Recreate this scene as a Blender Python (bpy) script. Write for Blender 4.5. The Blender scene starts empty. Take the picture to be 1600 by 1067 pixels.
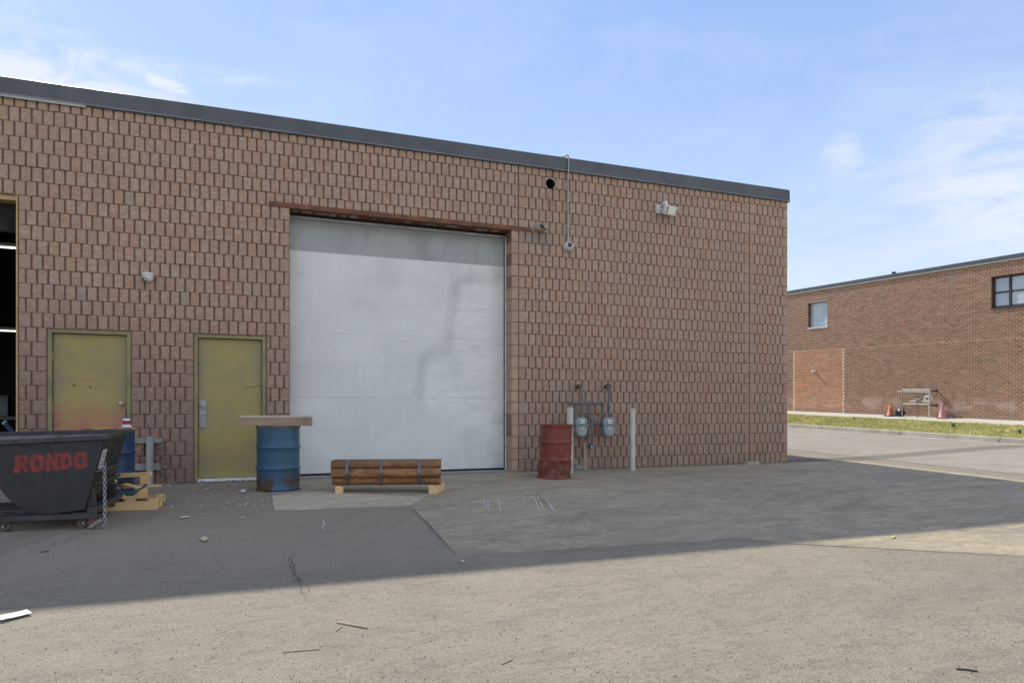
import bpy, bmesh, math, random
from mathutils import Vector, Matrix, Quaternion, noise as mnoise
R = random.Random(11)
sc = bpy.context.scene
PI = math.pi

# ------------------------------------------------------------------ camera, sky, sun, exposure
F, HOR, HC = 1160.0, 641.0, 1.06            # focal length and horizon in pixels of the 1600 px photograph, eye height
cam_d = bpy.data.cameras.new('camera'); cam = bpy.data.objects.new('camera', cam_d)
sc.collection.objects.link(cam); sc.camera = cam
cam.location = (0, 0, HC); cam.rotation_euler = (PI / 2, 0, 0)
cam_d.sensor_width = 36; cam_d.lens = 36 * F / 1600; cam_d.shift_y = (HOR - 533.5) / 1600
cam_d.clip_start = .05; cam_d.clip_end = 3000

SUN = Vector((-3.63, 5.40, 5.68)).normalized()
EL, AZ = math.asin(SUN.z), math.atan2(SUN.x, SUN.y)
sd = bpy.data.lights.new('sun', 'SUN'); sd.energy = 2.0; sd.angle = math.radians(.8); sd.color = (1, .95, .86)
sun = bpy.data.objects.new('sun', sd); sc.collection.objects.link(sun)
sun.rotation_euler = SUN.to_track_quat('Z', 'Y').to_euler(); sun.location = (0, 0, 30)

def N(nt, typ, ins=None, **props):
    n = nt.nodes.new(typ)
    for k, v in props.items(): setattr(n, k, v)
    for k, v in (ins or {}).items():
        s = n.inputs[k]
        if isinstance(v, bpy.types.NodeSocket): nt.links.new(v, s)
        else: s.default_value = v
    return n
def M_(nt, op, a, b=None, c=None, clamp=False):
    ins = {0: a}
    if b is not None: ins[1] = b
    if c is not None: ins[2] = c
    return N(nt, 'ShaderNodeMath', ins, operation=op, use_clamp=clamp).outputs[0]
def ramp(nt, x, a, b, lo=0., hi=1.):
    return N(nt, 'ShaderNodeMapRange', {0: x, 1: a, 2: b, 3: lo, 4: hi}, interpolation_type='SMOOTHSTEP').outputs[0]
def mix(nt, f, a, b, mode='MIX'):
    n = nt.nodes.new('ShaderNodeMix'); n.data_type = 'RGBA'; n.blend_type = mode
    for k, v in ((0, f), (6, a), (7, b)):
        if isinstance(v, bpy.types.NodeSocket): nt.links.new(v, n.inputs[k])
        else: n.inputs[k].default_value = v if k == 0 else (tuple(v) + (1,))[:4]
    return n.outputs[2]
def noise(nt, vec, scale, detail=5, rough=.55, dist=0, stretch=None, off=(0, 0, 0)):
    if stretch or off != (0, 0, 0):
        vec = N(nt, 'ShaderNodeMapping', {0: vec, 1: off, 3: stretch or (1, 1, 1)}).outputs[0]
    return N(nt, 'ShaderNodeTexNoise', {'Vector': vec, 'Scale': scale, 'Detail': detail, 'Roughness': rough, 'Distortion': dist}).outputs[0]

world = bpy.data.worlds.new('World'); sc.world = world; world.use_nodes = True
wt = world.node_tree; bg = wt.nodes['Background']
sky = N(wt, 'ShaderNodeTexSky', sky_type='NISHITA', sun_disc=False, sun_elevation=EL, sun_rotation=AZ,
        altitude=200, air_density=1.0, dust_density=.5, ozone_density=2.5)
bg.inputs[1].default_value = .13
wv = N(wt, 'ShaderNodeTexCoord').outputs['Generated']
def px_dir(x, y): return Vector(((x - 800) / F, 1, (HOR - y) / F)).normalized()
def patch(x, y, r0, r1):                                  # a soft patch of cloud round a direction of the sky
    d = N(wt, 'ShaderNodeVectorMath', {0: wv, 1: px_dir(x, y)}, operation='DOT_PRODUCT').outputs['Value']
    return ramp(wt, d, math.cos(math.radians(r1)), math.cos(math.radians(r0)))
n_c = noise(wt, wv, 3.2, 7, .6, .6, stretch=(1, 1, 2.6), off=(.3, .1, .2))
n_f = noise(wt, wv, 9, 6, .62, .9, stretch=(1, 1, 3.4))
sepw = N(wt, 'ShaderNodeSeparateXYZ', {0: wv}).outputs
veil = M_(wt, 'MULTIPLY', ramp(wt, n_c, .44, .80), ramp(wt, sepw[2], .75, .12))
def streak(x0, y0, x1, y1, w):                            # a long wisp of cirrus: distance to a great circle, cut at both ends
    a, b = px_dir(x0, y0), px_dir(x1, y1); nrm = a.cross(b).normalized(); mid = (a + b).normalized()
    dd = N(wt, 'ShaderNodeVectorMath', {0: wv, 1: nrm}, operation='DOT_PRODUCT').outputs['Value']
    dm = N(wt, 'ShaderNodeVectorMath', {0: wv, 1: mid}, operation='DOT_PRODUCT').outputs['Value']
    dd = M_(wt, 'ADD', dd, M_(wt, 'MULTIPLY', M_(wt, 'SUBTRACT', n_c, .5), .03))
    half = a.angle(b) / 2
    return M_(wt, 'MULTIPLY', ramp(wt, M_(wt, 'ABSOLUTE', dd), w, 0), ramp(wt, dm, math.cos(half * 1.1), math.cos(half * .35)))
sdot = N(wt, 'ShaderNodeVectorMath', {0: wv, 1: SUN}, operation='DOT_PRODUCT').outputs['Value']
front = ramp(wt, sdot, .55, -.15)                         # clouds thin towards the sun; fuller brighter ones, mostly unseen, added opposite as fill
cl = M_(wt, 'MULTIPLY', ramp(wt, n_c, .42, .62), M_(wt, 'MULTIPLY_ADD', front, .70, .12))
for (a, k) in ((streak(-260, 40, 470, 135, .018), .55), (streak(-300, 70, 330, 165, .026), .75), (streak(225, 118, 305, 143, .009), 1.0),
               (patch(1318, 240, .2, 1.7), .42), (patch(1545, 262, .5, 6), .28), (patch(1450, 400, 2, 13), .28), (patch(40, 110, .5, 6), .35)):
    cl = M_(wt, 'ADD', cl, M_(wt, 'MULTIPLY', a, M_(wt, 'MULTIPLY', ramp(wt, n_f, .30, .66), k)))
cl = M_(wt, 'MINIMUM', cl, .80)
hz = mix(wt, ramp(wt, sepw[2], .02, .55), (1.72, 1.98, 2.52), (.78, 1.25, 2.25))   # thin high haze over the whole sky, paler towards the horizon
base = mix(wt, .89, sky.outputs[0], hz)
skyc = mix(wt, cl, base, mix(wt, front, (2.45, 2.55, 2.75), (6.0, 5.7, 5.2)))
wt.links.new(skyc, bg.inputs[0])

vs = sc.view_settings
vs.view_transform = 'Standard'; vs.look = 'None'; vs.gamma = 1; vs.use_curve_mapping = False; vs.exposure = 1.5

# ------------------------------------------------------------------ place: frames and the lie of the land
CX, CY = 5.673, 15.269                       # foot of the warehouse corner
DX, DY = .9245, .3812                        # along the wall (to the right)
NX, NY = -.3812, .9245                       # into the building
ROT = math.atan2(DY, DX); SL = .03
def cross(u):
    pts = ((1.2, 0), (7.93, .182), (8.2, .27), (10.9, .52), (12.43, .628))
    if u <= pts[0][0]: return 0.
    for (a, za), (b, zb) in zip(pts, pts[1:]):
        if u <= b:
            t = (u - a) / (b - a)
            return za + (zb - za) * (t * t * (3 - 2 * t) if a == 1.2 else t)
    return pts[-1][1]
def zg(u, p): return SL * max(-30, min(45, p)) + cross(u)
def W(u, p, z=0): return Vector((CX + u * DX + p * NX, CY + u * DY + p * NY, z))
def UP(x, y): return ((x - CX) * DX + (y - CY) * DY, (x - CX) * NX + (y - CY) * NY)
def on_ground(px, py, lift=0):               # where a pixel of the photograph meets the ground
    a, b, prev = 1.5, 90, None
    f = lambda Y: HC - (py - HOR) / F * Y - zg(*UP((px - 800) / F * Y, Y)) - lift
    Y = a
    while Y < b and f(Y) > 0: Y *= 1.03
    lo, hi = Y / 1.03, Y
    for _ in range(30):
        m = (lo + hi) / 2
        if f(m) > 0: lo = m
        else: hi = m
    return Vector(((px - 800) / F * hi, hi, HC - (py - HOR) / F * hi))
def on_wall(px, py, p=0):                    # where a pixel meets the plane p of the warehouse front: (u, z)
    t = (px - 800) / F; cx, cy = CX + p * NX, CY + p * NY
    u = (t * cy - cx) / (DX - t * DY); Y = cy + u * DY
    return u, HC - (py - HOR) * Y / F
def to_px(P): return 800 + F * P.x / P.y, HOR - F * (P.z - HC) / P.y

# ------------------------------------------------------------------ mesh and object helpers
class MB:
    def __init__(s): s.v = []; s.f = []; s.c = []
    def add(s, vs, fs, col=None):
        o = len(s.v); s.v += [tuple(v) for v in vs]
        for f in fs: s.f.append(tuple(i + o for i in f)); s.c.append(col)
        return s
    def box(s, x0, x1, y0, y1, z0, z1, col=None, mat=None):
        vs = [Vector((x, y, z)) for x in (x0, x1) for y in (y0, y1) for z in (z0, z1)]
        if mat: vs = [mat @ v for v in vs]
        return s.add(vs, [(0, 1, 3, 2), (4, 6, 7, 5), (0, 4, 5, 1), (2, 3, 7, 6), (0, 2, 6, 4), (1, 5, 7, 3)], col)
    def bar(s, a, b, w, h, up=(0, 0, 1)):    # a straight bar of section w x h from a to b
        a, b = Vector(a), Vector(b); d = (b - a).normalized(); up = Vector(up)
        if abs(d.dot(up)) > .98: up = Vector((0, 1, 0))
        x = d.cross(up).normalized() * w / 2; y = x.cross(d).normalized() * h / 2
        vs = [q + i * x + j * y for q in (a, b) for i, j in ((-1, -1), (1, -1), (1, 1), (-1, 1))]
        return s.add(vs, [(0, 1, 2, 3), (7, 6, 5, 4), (0, 4, 5, 1), (1, 5, 6, 2), (2, 6, 7, 3), (3, 7, 4, 0)])
    def tube(s, pts, r, n=12, cap=True, closed=False):
        pts = [Vector(p) for p in pts]; m = len(pts)
        rs = r if isinstance(r, (list, tuple)) else [r] * m
        rings = []; ref = None
        for i, p in enumerate(pts):
            if closed: t = (pts[(i + 1) % m] - pts[i - 1]).normalized()
            else: t = (pts[min(i + 1, m - 1)] - pts[max(i - 1, 0)]).normalized()
            if ref is None: ref = Vector((0, 0, 1)) if abs(t.z) < .9 else Vector((1, 0, 0))
            x = (ref - t * ref.dot(t)).normalized(); y = t.cross(x); ref = x
            rings.append([p + (x * math.cos(k * 2 * PI / n) + y * math.sin(k * 2 * PI / n)) * rs[i] for k in range(n)])
        vs = [q for g in rings for q in g]; fs = []
        for i in range(m if closed else m - 1):
            j = (i + 1) % m
            for k in range(n): fs.append((i * n + k, i * n + (k + 1) % n, j * n + (k + 1) % n, j * n + k))
        if cap and not closed: fs += [tuple(range(n - 1, -1, -1)), tuple(range((m - 1) * n, m * n))]
        return s.add(vs, fs)
    def lathe(s, prof, n=32, mat=None, cap=True, fn=None):
        vs = []
        for (r, z) in prof:
            for k in range(n):
                a = 2 * PI * k / n; v = Vector((r * math.cos(a), r * math.sin(a), z))
                if fn: v = fn(v)
                vs.append(mat @ v if mat else v)
        m = len(prof); fs = [(i * n + k, i * n + (k + 1) % n, (i + 1) * n + (k + 1) % n, (i + 1) * n + k) for i in range(m - 1) for k in range(n)]
        if cap: fs += [tuple(range(n - 1, -1, -1)), tuple(range((m - 1) * n, m * n))]
        return s.add(vs, fs)
    def prism(s, poly, y0, y1, mat=None):    # polygon in (x, z) extruded along y
        n = len(poly); vs = [Vector((x, y, z)) for y in (y0, y1) for x, z in poly]
        if mat: vs = [mat @ v for v in vs]
        return s.add(vs, [tuple(range(n)), tuple(range(2 * n - 1, n - 1, -1))] + [(i, i + n, (i + 1) % n + n, (i + 1) % n) for i in range(n)])
    def mesh(s, name, smooth=False, fix=True):
        me = bpy.data.meshes.new(name); me.from_pydata(s.v, [], s.f)
        if fix:
            bm = bmesh.new(); bm.from_mesh(me); bmesh.ops.recalc_face_normals(bm, faces=bm.faces); bm.to_mesh(me); bm.free()
        if any(c is not None for c in s.c):
            at = me.attributes.new('tint', 'FLOAT_COLOR', 'FACE')
            at.data.foreach_set('color', [x for c in s.c for x in ((c or (.5, .5, .5)) + (1.,))])
        if smooth:
            for p in me.polygons: p.use_smooth = True
        me.update(); return me
    def build(s, name, mat, parent=None, bevel=0, smooth=False, fix=True, loc=None):
        o = bpy.data.objects.new(name, s.mesh(name, smooth, fix)); o.data.materials.append(mat)
        sc.collection.objects.link(o)
        if parent is not None: o.parent = parent
        if loc is not None: o.location = loc
        if bevel:
            b = o.modifiers.new('bevel', 'BEVEL'); b.width = bevel; b.segments = 2; b.limit_method = 'ANGLE'; b.angle_limit = math.radians(40)
        if smooth:
            try:
                with bpy.context.temp_override(object=o, active_object=o, selected_objects=[o], selected_editable_objects=[o]):
                    bpy.ops.object.shade_smooth_by_angle(angle=math.radians(42))
            except Exception: pass
        return o
def tag(o, label=None, cat=None, group=None, kind=None):
    if label: o['label'] = label
    if cat: o['category'] = cat
    if group: o['group'] = group
    if kind: o['kind'] = kind
    return o
def thing(name, label, cat, loc, rz=0, group=None, rot=None):
    o = bpy.data.objects.new(name, None); sc.collection.objects.link(o); o.empty_display_size = .2
    o.location = loc; o.rotation_euler = rot or (0, 0, rz)
    return tag(o, label, cat, group)
def copy_tree(o, parent=None):
    c = o.copy(); sc.collection.objects.link(c)
    if parent is not None: c.parent = parent
    for ch in list(o.children): copy_tree(ch, c)
    return c

# ------------------------------------------------------------------ materials
def new_mat(name, rough=.8, metal=0., spec=.5):
    m = bpy.data.materials.new(name); m.use_nodes = True; nt = m.node_tree
    b = nt.nodes['Principled BSDF']; b.inputs['Roughness'].default_value = rough; b.inputs['Metallic'].default_value = metal
    b.inputs['Specular IOR Level'].default_value = spec
    return m, nt, b
def setc(nt, b, c):
    if isinstance(c, bpy.types.NodeSocket): nt.links.new(c, b.inputs['Base Color'])
    else: b.inputs['Base Color'].default_value = tuple(c) + (1,)
def setbump(nt, b, h, strength=.4, dist=.01):
    bp = N(nt, 'ShaderNodeBump', {'Height': h, 'Strength': strength, 'Distance': dist}); nt.links.new(bp.outputs[0], b.inputs['Normal'])
def pos(nt): return N(nt, 'ShaderNodeNewGeometry').outputs['Position']
def upz(nt):                                  # position in the frame of the warehouse front: along the wall, inward, up
    d = N(nt, 'ShaderNodeVectorMath', {0: pos(nt), 1: (CX, CY, 0)}, operation='SUBTRACT').outputs[0]
    f = lambda v: N(nt, 'ShaderNodeVectorMath', {0: d, 1: v}, operation='DOT_PRODUCT').outputs['Value']
    u, p, z = f((DX, DY, 0)), f((NX, NY, 0)), f((0, 0, 1))
    return u, p, z, N(nt, 'ShaderNodeCombineXYZ', {0: u, 1: p, 2: z}).outputs[0]
def simple(name, c1, c2=None, scale=6, rough=.7, metal=0., bump=.15, bscale=60, c3=None, s3=25, t3=(.58, .68), stretch=None, obj=True, spec=.5, bd=.004):
    """two-tone noise colour, a third tone in flecks (dirt, rust, chips) and fine relief"""
    m, nt, b = new_mat(name, rough, metal, spec)
    v = N(nt, 'ShaderNodeTexCoord').outputs['Object'] if obj else pos(nt)
    c2 = c2 or tuple(x * .75 for x in c1)
    c = mix(nt, ramp(nt, noise(nt, v, scale, 6, .6, stretch=stretch), .35, .65), c1, c2)
    if c3: c = mix(nt, ramp(nt, noise(nt, v, s3, 6, .62, .3, off=(3, 7, 1)), *t3), c, c3)
    setc(nt, b, c)
    if bump: setbump(nt, b, noise(nt, v, bscale, 6, .6, stretch=stretch), bump, bd)
    r = noise(nt, v, scale * 2.3, 4)
    nt.links.new(ramp(nt, r, .3, .7, max(.05, rough - .12), min(1, rough + .12)), b.inputs['Roughness'])
    return m

def block_mat(name, per_object):
    m, nt, b = new_mat(name, .93, 0, .25)
    u, p, z, v = upz(nt)
    rnd = N(nt, 'ShaderNodeObjectInfo').outputs['Random'] if per_object else N(nt, 'ShaderNodeNewGeometry').outputs['Random Per Island']
    r2 = N(nt, 'ShaderNodeTexWhiteNoise', {'W': M_(nt, 'MULTIPLY', rnd, 91.7)}, noise_dimensions='1D').outputs['Value']
    cr = N(nt, 'ShaderNodeValToRGB', {0: rnd}); e = cr.color_ramp
    stops = [(0, (0.371, 0.272, 0.196)), (.25, (0.393, 0.289, 0.211)), (.5, (0.420, 0.320, 0.241)), (.72, (0.417, 0.300, 0.217)), (.88, (0.412, 0.267, 0.181)), (.95, (0.356, 0.289, 0.231)), (1, (0.427, 0.338, 0.261))]
    while len(e.elements) < len(stops): e.elements.new(.5)
    for el, (q, c) in zip(e.elements, stops): el.position = q; el.color = c + (1,)
    off = N(nt, 'ShaderNodeVectorMath', {0: v, 1: N(nt, 'ShaderNodeCombineXYZ', {0: M_(nt, 'MULTIPLY', r2, 9.), 2: M_(nt, 'MULTIPLY', r2, 7.)}).outputs[0]}, operation='ADD').outputs[0]
    n1 = noise(nt, off, 14, 6, .62, .5, stretch=(1, 1, 1.8)); n2 = noise(nt, off, 95, 5, .65)
    c = mix(nt, ramp(nt, n1, 0.38, .66, 0, .60), cr.outputs[0], (0.408, 0.219, 0.136))
    c = mix(nt, ramp(nt, noise(nt, off, 20, 5, .6, .4, off=(5, 2, 3)), .50, .70, 0, .55), c, (0.618, 0.478, 0.368))
    rip = noise(nt, off, 11, 7, .70, .7, stretch=(1, 1, 3.4))
    c = mix(nt, ramp(nt, rip, .52, .63, 0, .50), c, (0.203, 0.142, 0.114))
    c = mix(nt, ramp(nt, rip, .46, .36, 0, .30), c, (0.481, 0.390, 0.325))
    c = mix(nt, ramp(nt, n2, .60, .78, 0, .55), c, (0.169, 0.118, 0.085))
    c = mix(nt, ramp(nt, noise(nt, off, 150, 3, .6, off=(4, 1, 2)), .64, .78, 0, .6), c, (0.701, 0.571, 0.449))
    # broad weathering over the whole wall, splash dirt along its foot, drip stains under the vent and the lintel end
    c = mix(nt, ramp(nt, noise(nt, v, .55, 5, .6, .4), .42, .70, 0, .30), c, (0.323, 0.251, 0.195))
    low = M_(nt, 'MULTIPLY', ramp(nt, z, 3.2, .6), ramp(nt, u, -9.5, -11.0, .45, 1.))
    c = mix(nt, M_(nt, 'MULTIPLY', low, .66), c, mix(nt, ramp(nt, rip, .4, .6), (0.239, 0.145, 0.123), (0.158, 0.096, 0.085)))
    foot = M_(nt, 'MULTIPLY', ramp(nt, z, .9, .02), ramp(nt, noise(nt, v, 3.1, 5, .65), .36, .60))
    c = mix(nt, M_(nt, 'MULTIPLY', foot, .45), c, (0.225, 0.152, 0.118))
    drip = M_(nt, 'MULTIPLY', ramp(nt, M_(nt, 'ABSOLUTE', M_(nt, 'ADD', u, 5.39)), .12, .02), M_(nt, 'MULTIPLY', ramp(nt, z, 4.3, 4.9), ramp(nt, noise(nt, v, 8, 4, stretch=(2, 1, .5)), .35, .6)))
    c = mix(nt, M_(nt, 'MULTIPLY', drip, .6), c, (0.225, 0.099, 0.037))
    gr = M_(nt, 'MULTIPLY', M_(nt, 'MULTIPLY', ramp(nt, u, -6.2, -5.98), ramp(nt, u, -5.35, -5.5)), M_(nt, 'MULTIPLY', ramp(nt, z, 3.97, 4.0), ramp(nt, z, 4.23, 4.19)))
    c = mix(nt, M_(nt, 'MULTIPLY', gr, .5), c, (0.238, 0.206, 0.179))
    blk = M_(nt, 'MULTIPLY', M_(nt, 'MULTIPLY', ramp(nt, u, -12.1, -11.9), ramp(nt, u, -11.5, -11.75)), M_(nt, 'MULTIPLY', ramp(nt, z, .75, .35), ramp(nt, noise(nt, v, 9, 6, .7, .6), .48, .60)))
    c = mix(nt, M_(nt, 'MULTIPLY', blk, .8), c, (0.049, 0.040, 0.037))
    setc(nt, b, c)
    h = M_(nt, 'ADD', M_(nt, 'MULTIPLY', noise(nt, off, 24, 7, .65, .4, stretch=(1, 1, 2.2)), 1.0), M_(nt, 'MULTIPLY', n2, .35))
    setbump(nt, b, h, .85, .014)
    return m

def wood(name, c1, c2, axis=0, rough=.8, knots=None):
    m, nt, b = new_mat(name, rough, 0, .3)
    v = N(nt, 'ShaderNodeTexCoord').outputs['Object']
    st = [26, 26, 26]; st[axis] = 1.6
    n = noise(nt, v, 1.0, 6, .6, .6, stretch=tuple(st))
    c = mix(nt, ramp(nt, n, .3, .7), c1, c2)
    c = mix(nt, ramp(nt, noise(nt, v, 3.5, 5), .45, .75, 0, .5), c, knots or tuple(x * .55 for x in c2))
    setc(nt, b, c); setbump(nt, b, n, .35, .004)
    return m

M = {}
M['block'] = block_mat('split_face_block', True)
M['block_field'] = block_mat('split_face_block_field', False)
M['groove'] = simple('block_groove', (.250, .168, .126), (.190, .128, .098), scale=3, rough=.95, bump=.3, bscale=70, obj=False, spec=.2)
M['flash'] = simple('dark_flashing', (0.077, 0.082, 0.091), (0.064, 0.070, 0.078), scale=1.5, rough=.5, metal=.0, bump=.05, bscale=4, c3=(0.111, 0.120, 0.125), s3=6, t3=(.6, .8), obj=False)
M['flash_edge'] = simple('flashing_edge', (.26, .27, .28), (.20, .21, .22), scale=4, rough=.5, bump=0, obj=False)
M['flash_pale'] = simple('pale_flashing', (0.374, 0.385, 0.360), (0.291, 0.302, 0.280), scale=3, rough=.5, bump=.05, obj=False)
M['rust'] = simple('rusty_steel', (0.190, 0.074, 0.037), (0.120, 0.056, 0.034), scale=5, rough=.85, bump=.3, c3=(0.320, 0.130, 0.051), s3=18, obj=False)
M['trim'] = simple('grey_trim', (0.405, 0.412, 0.397), (0.297, 0.306, 0.294), scale=4, rough=.55, bump=.05)
M['white_metal'] = simple('white_metal', (0.806, 0.806, 0.768), (0.650, 0.650, 0.627), scale=6, rough=.5, bump=.05)
M['dark'] = simple('dark_rubber', (.012, .012, .013), rough=.7, bump=.1)
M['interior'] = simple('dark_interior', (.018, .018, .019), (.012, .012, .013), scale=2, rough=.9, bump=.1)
M['lime_wood'] = wood('frame_wood', (.50, .37, .20), (.40, .28, .14), axis=2)
M['concrete'] = simple('concrete', (.30, .285, .255), (.22, .21, .19), scale=3, rough=.95, bump=.4, bscale=90, c3=(.38, .37, .34), s3=14, obj=False)

# olive doors with faded red overspray, scuffs and chips
def door_mat(name, cu, seed, red):
    m, nt, b = new_mat(name, .55, 0, .35)
    u, p, z, v = upz(nt)
    c = mix(nt, ramp(nt, noise(nt, v, 2.2, 5, .6, .5, off=(seed, 0, 0)), .35, .66, 0, .6), (0.348, 0.276, 0.096), (0.241, 0.213, 0.123))
    cx = M_(nt, 'ABSOLUTE', M_(nt, 'SUBTRACT', u, cu))
    # worn, greyer margins: paint rubbed by hands and weather at the door's edges
    c = mix(nt, M_(nt, 'MULTIPLY', ramp(nt, cx, .22, .48, 0, .55), ramp(nt, noise(nt, v, 4, 5), .35, .6)), c, (0.228, 0.221, 0.166))
    rz = ramp(nt, M_(nt, 'ADD', z, M_(nt, 'MULTIPLY', noise(nt, v, 3.2, 4, off=(seed, 2, 0)), .5)), red + .15, red - .38)
    rn = ramp(nt, noise(nt, v, 2.6, 5, .62, .4, off=(seed + 2, 3, 0)), .34, .58, .30, 1.)
    c = mix(nt, M_(nt, 'MULTIPLY', M_(nt, 'MULTIPLY', rz, ramp(nt, z, .05, .5)), M_(nt, 'MULTIPLY', rn, .92)), c, (0.370, 0.139, 0.113))
    band = ramp(nt, M_(nt, 'ABSOLUTE', M_(nt, 'SUBTRACT', z, red + .06)), .16, 0)
    c = mix(nt, M_(nt, 'MULTIPLY', band, M_(nt, 'MULTIPLY', ramp(nt, noise(nt, v, 5, 5, .6, 1.0, stretch=(.6, 1, 2.4), off=(seed, 0, 0)), .48, .66), .6)), c, (0.325, 0.160, 0.108))
    c = mix(nt, ramp(nt, noise(nt, v, 5, 6, .7, .8, off=(0, seed, 0)), .60, .80, 0, .4), c, (0.139, 0.119, 0.092))
    c = mix(nt, ramp(nt, noise(nt, v, 60, 3, .5, off=(0, seed, 0)), .745, .77), c, (1.045, 0.955, 1.078))
    setc(nt, b, c); setbump(nt, b, noise(nt, v, 2.2, 3, off=(seed, 1, 0)), .25, .05)
    return m
M['door_a'] = door_mat('olive_door_red_foot', -12.58, 1., 1.42)
M['door_b'] = door_mat('olive_door', -10.72, 6., .42)
M['olive_frame'] = simple('olive_frame', (0.268, 0.223, 0.098), (0.189, 0.172, 0.098), scale=3, rough=.55, bump=.1, c3=(0.671, 0.577, 0.465), s3=40, t3=(.70, .74), obj=False)

def sdbox(nt, u, z, cu, cz, hu, hz, r):
    ax = M_(nt, 'MAXIMUM', M_(nt, 'SUBTRACT', M_(nt, 'ABSOLUTE', M_(nt, 'SUBTRACT', u, cu)), hu - r), 0.)
    az = M_(nt, 'MAXIMUM', M_(nt, 'SUBTRACT', M_(nt, 'ABSOLUTE', M_(nt, 'SUBTRACT', z, cz)), hz - r), 0.)
    return M_(nt, 'SUBTRACT', M_(nt, 'SQRT', M_(nt, 'ADD', M_(nt, 'MULTIPLY', ax, ax), M_(nt, 'MULTIPLY', az, az))), r)
def shutter_mat():                            # rolled white paint over grey, with the ghost of an old patch at the right
    m, nt, b = new_mat('overhead_door_paint', .5, 0, .4)
    u, p, z, v = upz(nt)
    c = mix(nt, ramp(nt, noise(nt, v, .9, 5, .6, .5, stretch=(1, 1, 1.4)), .35, .68), (0.669, 0.691, 0.661), (0.590, 0.612, 0.587))
    c = mix(nt, ramp(nt, noise(nt, v, 1.7, 5, .6, stretch=(1, 1, .5), off=(4, 0, 2)), .50, .72, 0, .5), c, (0.509, 0.532, 0.509))
    c = mix(nt, M_(nt, 'MULTIPLY', ramp(nt, noise(nt, v, 3.2, 5, .62, stretch=(1.5, 1, .35), off=(8, 0, 3)), .52, .72), .3), c, (0.750, 0.765, 0.717))
    wob = M_(nt, 'MULTIPLY', M_(nt, 'SUBTRACT', noise(nt, v, 3, 4), .5), .16)
    us = M_(nt, 'SUBTRACT', u, M_(nt, 'MULTIPLY', M_(nt, 'SUBTRACT', z, 2.4), .13))
    d = M_(nt, 'MINIMUM', sdbox(nt, us, z, -6.55, 2.55, .62, .80, .20), sdbox(nt, us, z, -6.62, 1.50, .95, .58, .28))
    d = M_(nt, 'ADD', d, wob)
    halo = M_(nt, 'MULTIPLY', ramp(nt, M_(nt, 'ABSOLUTE', d), .20, .0), ramp(nt, z, .9, 1.5))
    c = mix(nt, M_(nt, 'MULTIPLY', halo, M_(nt, 'MULTIPLY', ramp(nt, noise(nt, v, 2.6, 4, off=(3, 0, 6)), .3, .6, .35, 1.), .42)), c, (0.384, 0.405, 0.388))
    rub = noise(nt, v, 2.2, 7, .75, .4, stretch=(.55, 1, 3.2))
    ins = M_(nt, 'MULTIPLY', ramp(nt, d, 0, -.16), ramp(nt, z, .55, 1.4))
    c = mix(nt, M_(nt, 'MULTIPLY', ins, ramp(nt, rub, .40, .62, .05, .60)), c, (0.767, 0.789, 0.743))
    c = mix(nt, M_(nt, 'MULTIPLY', ins, ramp(nt, noise(nt, v, 3.2, 7, .75, .5, stretch=(.7, 1, 7), off=(9, 0, 4)), .54, .66, 0, .6)), c, (0.482, 0.505, 0.490))
    low = M_(nt, 'MULTIPLY', M_(nt, 'MULTIPLY', ramp(nt, u, -7.9, -6.6), ramp(nt, z, 1.5, 1.1)), ramp(nt, noise(nt, v, 2.4, 6, .65, .5, stretch=(1, 1, 2.2), off=(2, 0, 8)), .44, .64))
    c = mix(nt, M_(nt, 'MULTIPLY', low, .5), c, (0.517, 0.550, 0.530))
    edge = M_(nt, 'MULTIPLY', ramp(nt, u, -6.55, -6.2), ramp(nt, rub, .50, .62))
    c = mix(nt, M_(nt, 'MULTIPLY', edge, .28), c, (0.304, 0.319, 0.309))
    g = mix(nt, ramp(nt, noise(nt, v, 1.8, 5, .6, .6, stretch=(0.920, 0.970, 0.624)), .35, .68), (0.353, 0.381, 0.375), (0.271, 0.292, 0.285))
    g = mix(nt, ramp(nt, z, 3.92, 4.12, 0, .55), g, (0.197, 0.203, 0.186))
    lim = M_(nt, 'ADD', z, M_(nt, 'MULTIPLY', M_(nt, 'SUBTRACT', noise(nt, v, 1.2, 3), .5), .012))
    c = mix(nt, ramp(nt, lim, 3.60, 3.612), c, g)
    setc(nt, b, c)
    rib = N(nt, 'ShaderNodeTexWave', {'Vector': v, 'Scale': 4., 'Distortion': .6}, bands_direction='Z').outputs['Fac']
    setbump(nt, b, M_(nt, 'ADD', M_(nt, 'MULTIPLY', noise(nt, v, 1.1, 3), 1.), M_(nt, 'MULTIPLY', rib, .03)), .35, .02)
    return m
M['shutter'] = shutter_mat()

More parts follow.
